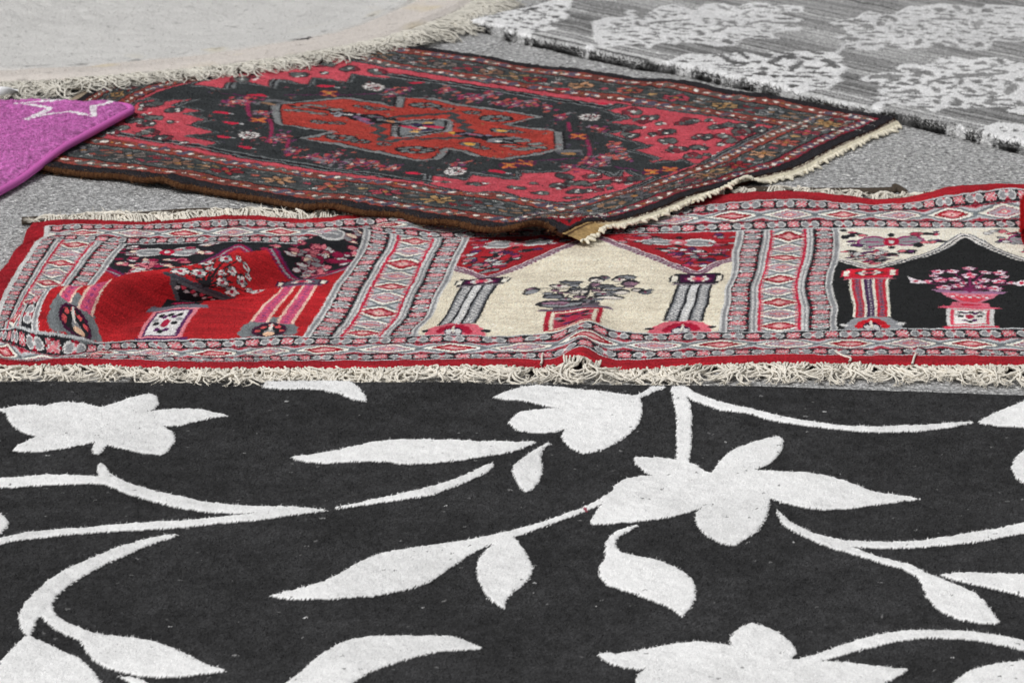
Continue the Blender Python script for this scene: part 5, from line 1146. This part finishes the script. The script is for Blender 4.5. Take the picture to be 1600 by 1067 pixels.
    isl(1440, 0, 10, [(280,140,90,28),((490,90),(590,110),(650,140),40),(470,180,50,24),(770,140,40,25),(770,185,90,10),(1030,155,80,40),(1250,110,100,20),(340,215,130,12),(430,285,260,18),(100,305,110,12),(680,370,60,22),(870,360,90,40),(830,435,80,20),(690,490,70,24),(230,380,70,18),(390,420,80,10),(440,370,70,12),(130,510,80,18),(450,520,60,20),(1070,340,40,20),(1220,370,110,22),(1420,430,80,22),(1540,375,80,20),(1420,495,90,18),(1400,600,150,28),(1100,510,90,10),(1050,220,80,12),(1330,280,80,12),(620,610,110,10),(900,590,80,12),(1130,580,60,14),(640,660,80,12),(400,660,80,18),(220,680,80,18),(900,690,70,40),(1400,200,90,18),(1700,300,110,24),(1750,450,100,24)])
    isl(730, 0, 7.27, [(340,160,40,10),(345,190,40,12),(410,150,20,8),(500,175,20,12),(600,200,30,8),(540,215,40,6),(490,260,60,6),(660,145,40,8),(720,105,50,10),(760,90,40,14),(710,260,40,14),(640,300,50,12),(760,210,70,8),(1000,180,50,10),(870,170,60,6),(960,110,40,8),(1070,75,40,14),(920,75,40,8),(820,300,40,8),(890,285,40,8),(820,100,30,6),(780,345,40,6),(550,330,20,6),(370,290,15,6),(260,235,20,8),(450,215,30,6),(580,160,30,6)], .7)
    isl(1050, 70, 6.154, [(170,125,40,8),(110,150,50,10),(315,90,20,8),(400,105,20,8),(340,155,60,10),(510,120,50,24,.5),(640,165,110,14),(690,100,60,24,.4),(820,165,50,10),(900,95,70,20),(1000,140,80,26,-.4),(1100,75,100,12),(1140,110,60,22),(1010,190,50,12),(1200,190,70,32,-.5),(1300,120,60,20),(1400,70,60,12),(1500,150,70,24),(1350,215,80,14),(1400,260,100,10),(1140,290,80,14),(1290,300,80,12),(1200,350,60,8),(1170,385,50,16),(1380,335,30,8),(1470,355,25,8),(1550,200,60,24),(850,270,70,14),(740,285,40,10),(580,215,140,6),(620,240,120,5),(760,218,25,6),(890,220,40,12),(880,250,40,6),(1150,240,30,8),(990,285,40,14),(1030,345,60,6),(1500,290,70,8),(1400,390,80,8),(590,190,80,6),(450,190,50,6)], .8)
    isl(1530, 190, 1, [(jr.uniform(0,110), jr.uniform(6,34), 3.2, 1.1) for _ in range(30)], .75)
    for x0, x1, y0, y1, k in ((950,1250,6,70,170),(1350,1600,92,170,170),(1300,1600,14,76,200),(1060,1310,82,140,120),(750,880,6,52,70)):
        for _ in range(k):
            x, y = jr.uniform(x0, x1), jr.uniform(y0, y1); u = inv([(x, y)])[0]; ix = int((u[0] - pt.u0) / pt.res); iy = int((u[1] - pt.v0) / pt.res)
            if 0 <= ix < pt.W and 0 <= iy < pt.H and pt.img[iy, ix, 0] > 195: isl(x, y, 1, [((0, 0), (jr.uniform(3, 6), jr.uniform(-1.6, .4)), (jr.uniform(8, 14), jr.uniform(-1, 1.5)), jr.uniform(.9, 1.7))])
    # beyond the frame the design goes on
    for c in ((1560,-60),(1180,-55),(930,-30),(1740,60)):
        u = inv([c])[0]
        for _ in range(60): pt.ell(u + jr.normal(0, 1, 2) * [.09, .09], jr.uniform(.02, .05), jr.uniform(.006, .014), WH - 16, jr.normal(0, .5), .0012)
    # tufts along the near edge: white where the damask runs out to it
    WE = np.array([(752,757),(771,790),(801,826),(914,925),(1066,1082),(1118,1128),(1137,1146),(1183,1196),(1222,1248),(1354,1374),(1485,1515),(1535,1560),(1600,1640)], float)
    wu = inv([(x, np.interp(x, fe[:, 0], fe[:, 1])) for x in WE.ravel()])[:, 0].reshape(-1, 2)
    m, n = 860, 1250
    S, T = np.meshgrid(np.linspace(0, VT_, m) ** 1.0, np.linspace(uvf[0, 0], LU, n), indexing='ij')
    base = np.interp(T, uvf[:, 0], uvf[:, 1]); V_ = base + S
    uv = np.stack([T, V_], -1)
    C, Hh = pt.sample(uv, .0021)
    C = C * (1 + .07 * rng.normal(0, 1, (m, n)) + .05 * vnoise(m, n, 260, 300) + .03 * vnoise(m, n, 12, 16))[..., None]
    Hs = (Hh + np.roll(Hh, 1, 0) + np.roll(Hh, -1, 0) + np.roll(Hh, 1, 1) + np.roll(Hh, -1, 1)) / 5
    xy = O + T[..., None] * U + V_[..., None] * Vd
    Z = ZT - .003 + Hs + .0007 * vnoise(m, n, 240, 300) + .0015 * vnoise(m, n, 20, 30)
    rd = np.minimum(S, T - uvf[0, 0]); Z = Z - .006 * (1 - smooth(rd / .014)) ** 2
    P = np.concatenate([xy, Z[..., None]], -1)
    def tint(c):
        k = len(c); uu = np.r_[np.linspace(uvf[0, 0], LU, n), np.full(k - n, -9)]; w = np.zeros((k, 1), bool)
        ju = uu + .008 * np.repeat(rng.normal(0, 1, k // 5 + 1), 5)[:k] + .004 * rng.normal(0, 1, k)
        for a, b in wu: w[:, 0] |= (ju > a) & (ju < b)
        w[n:] = c[n:, :1] > lin(188)
        noise = np.interp(np.arange(k), np.arange(0, k + 9, 9), rng.random(len(np.arange(0, k + 9, 9))))[:, None]
        return np.where(w, lin(np.array([216.0])), lin(np.array([70.0])) * (.25 + 2.6 * noise ** 2) * (.6 + .8 * rng.random((k, 1))) * np.ones((1, 3)))
    cloth('pile', root, P, np.clip(C, 20, 238), yarn('grey_rug_yarn', bump=.4, scale=350), .017, nap=.0010, fibres=110000, flen=.0026, fwid=.0012, lean=.5, edge_fib=42000, edge_len=.011, fvar=.15, skirt_fn=tint)
grey_rug()
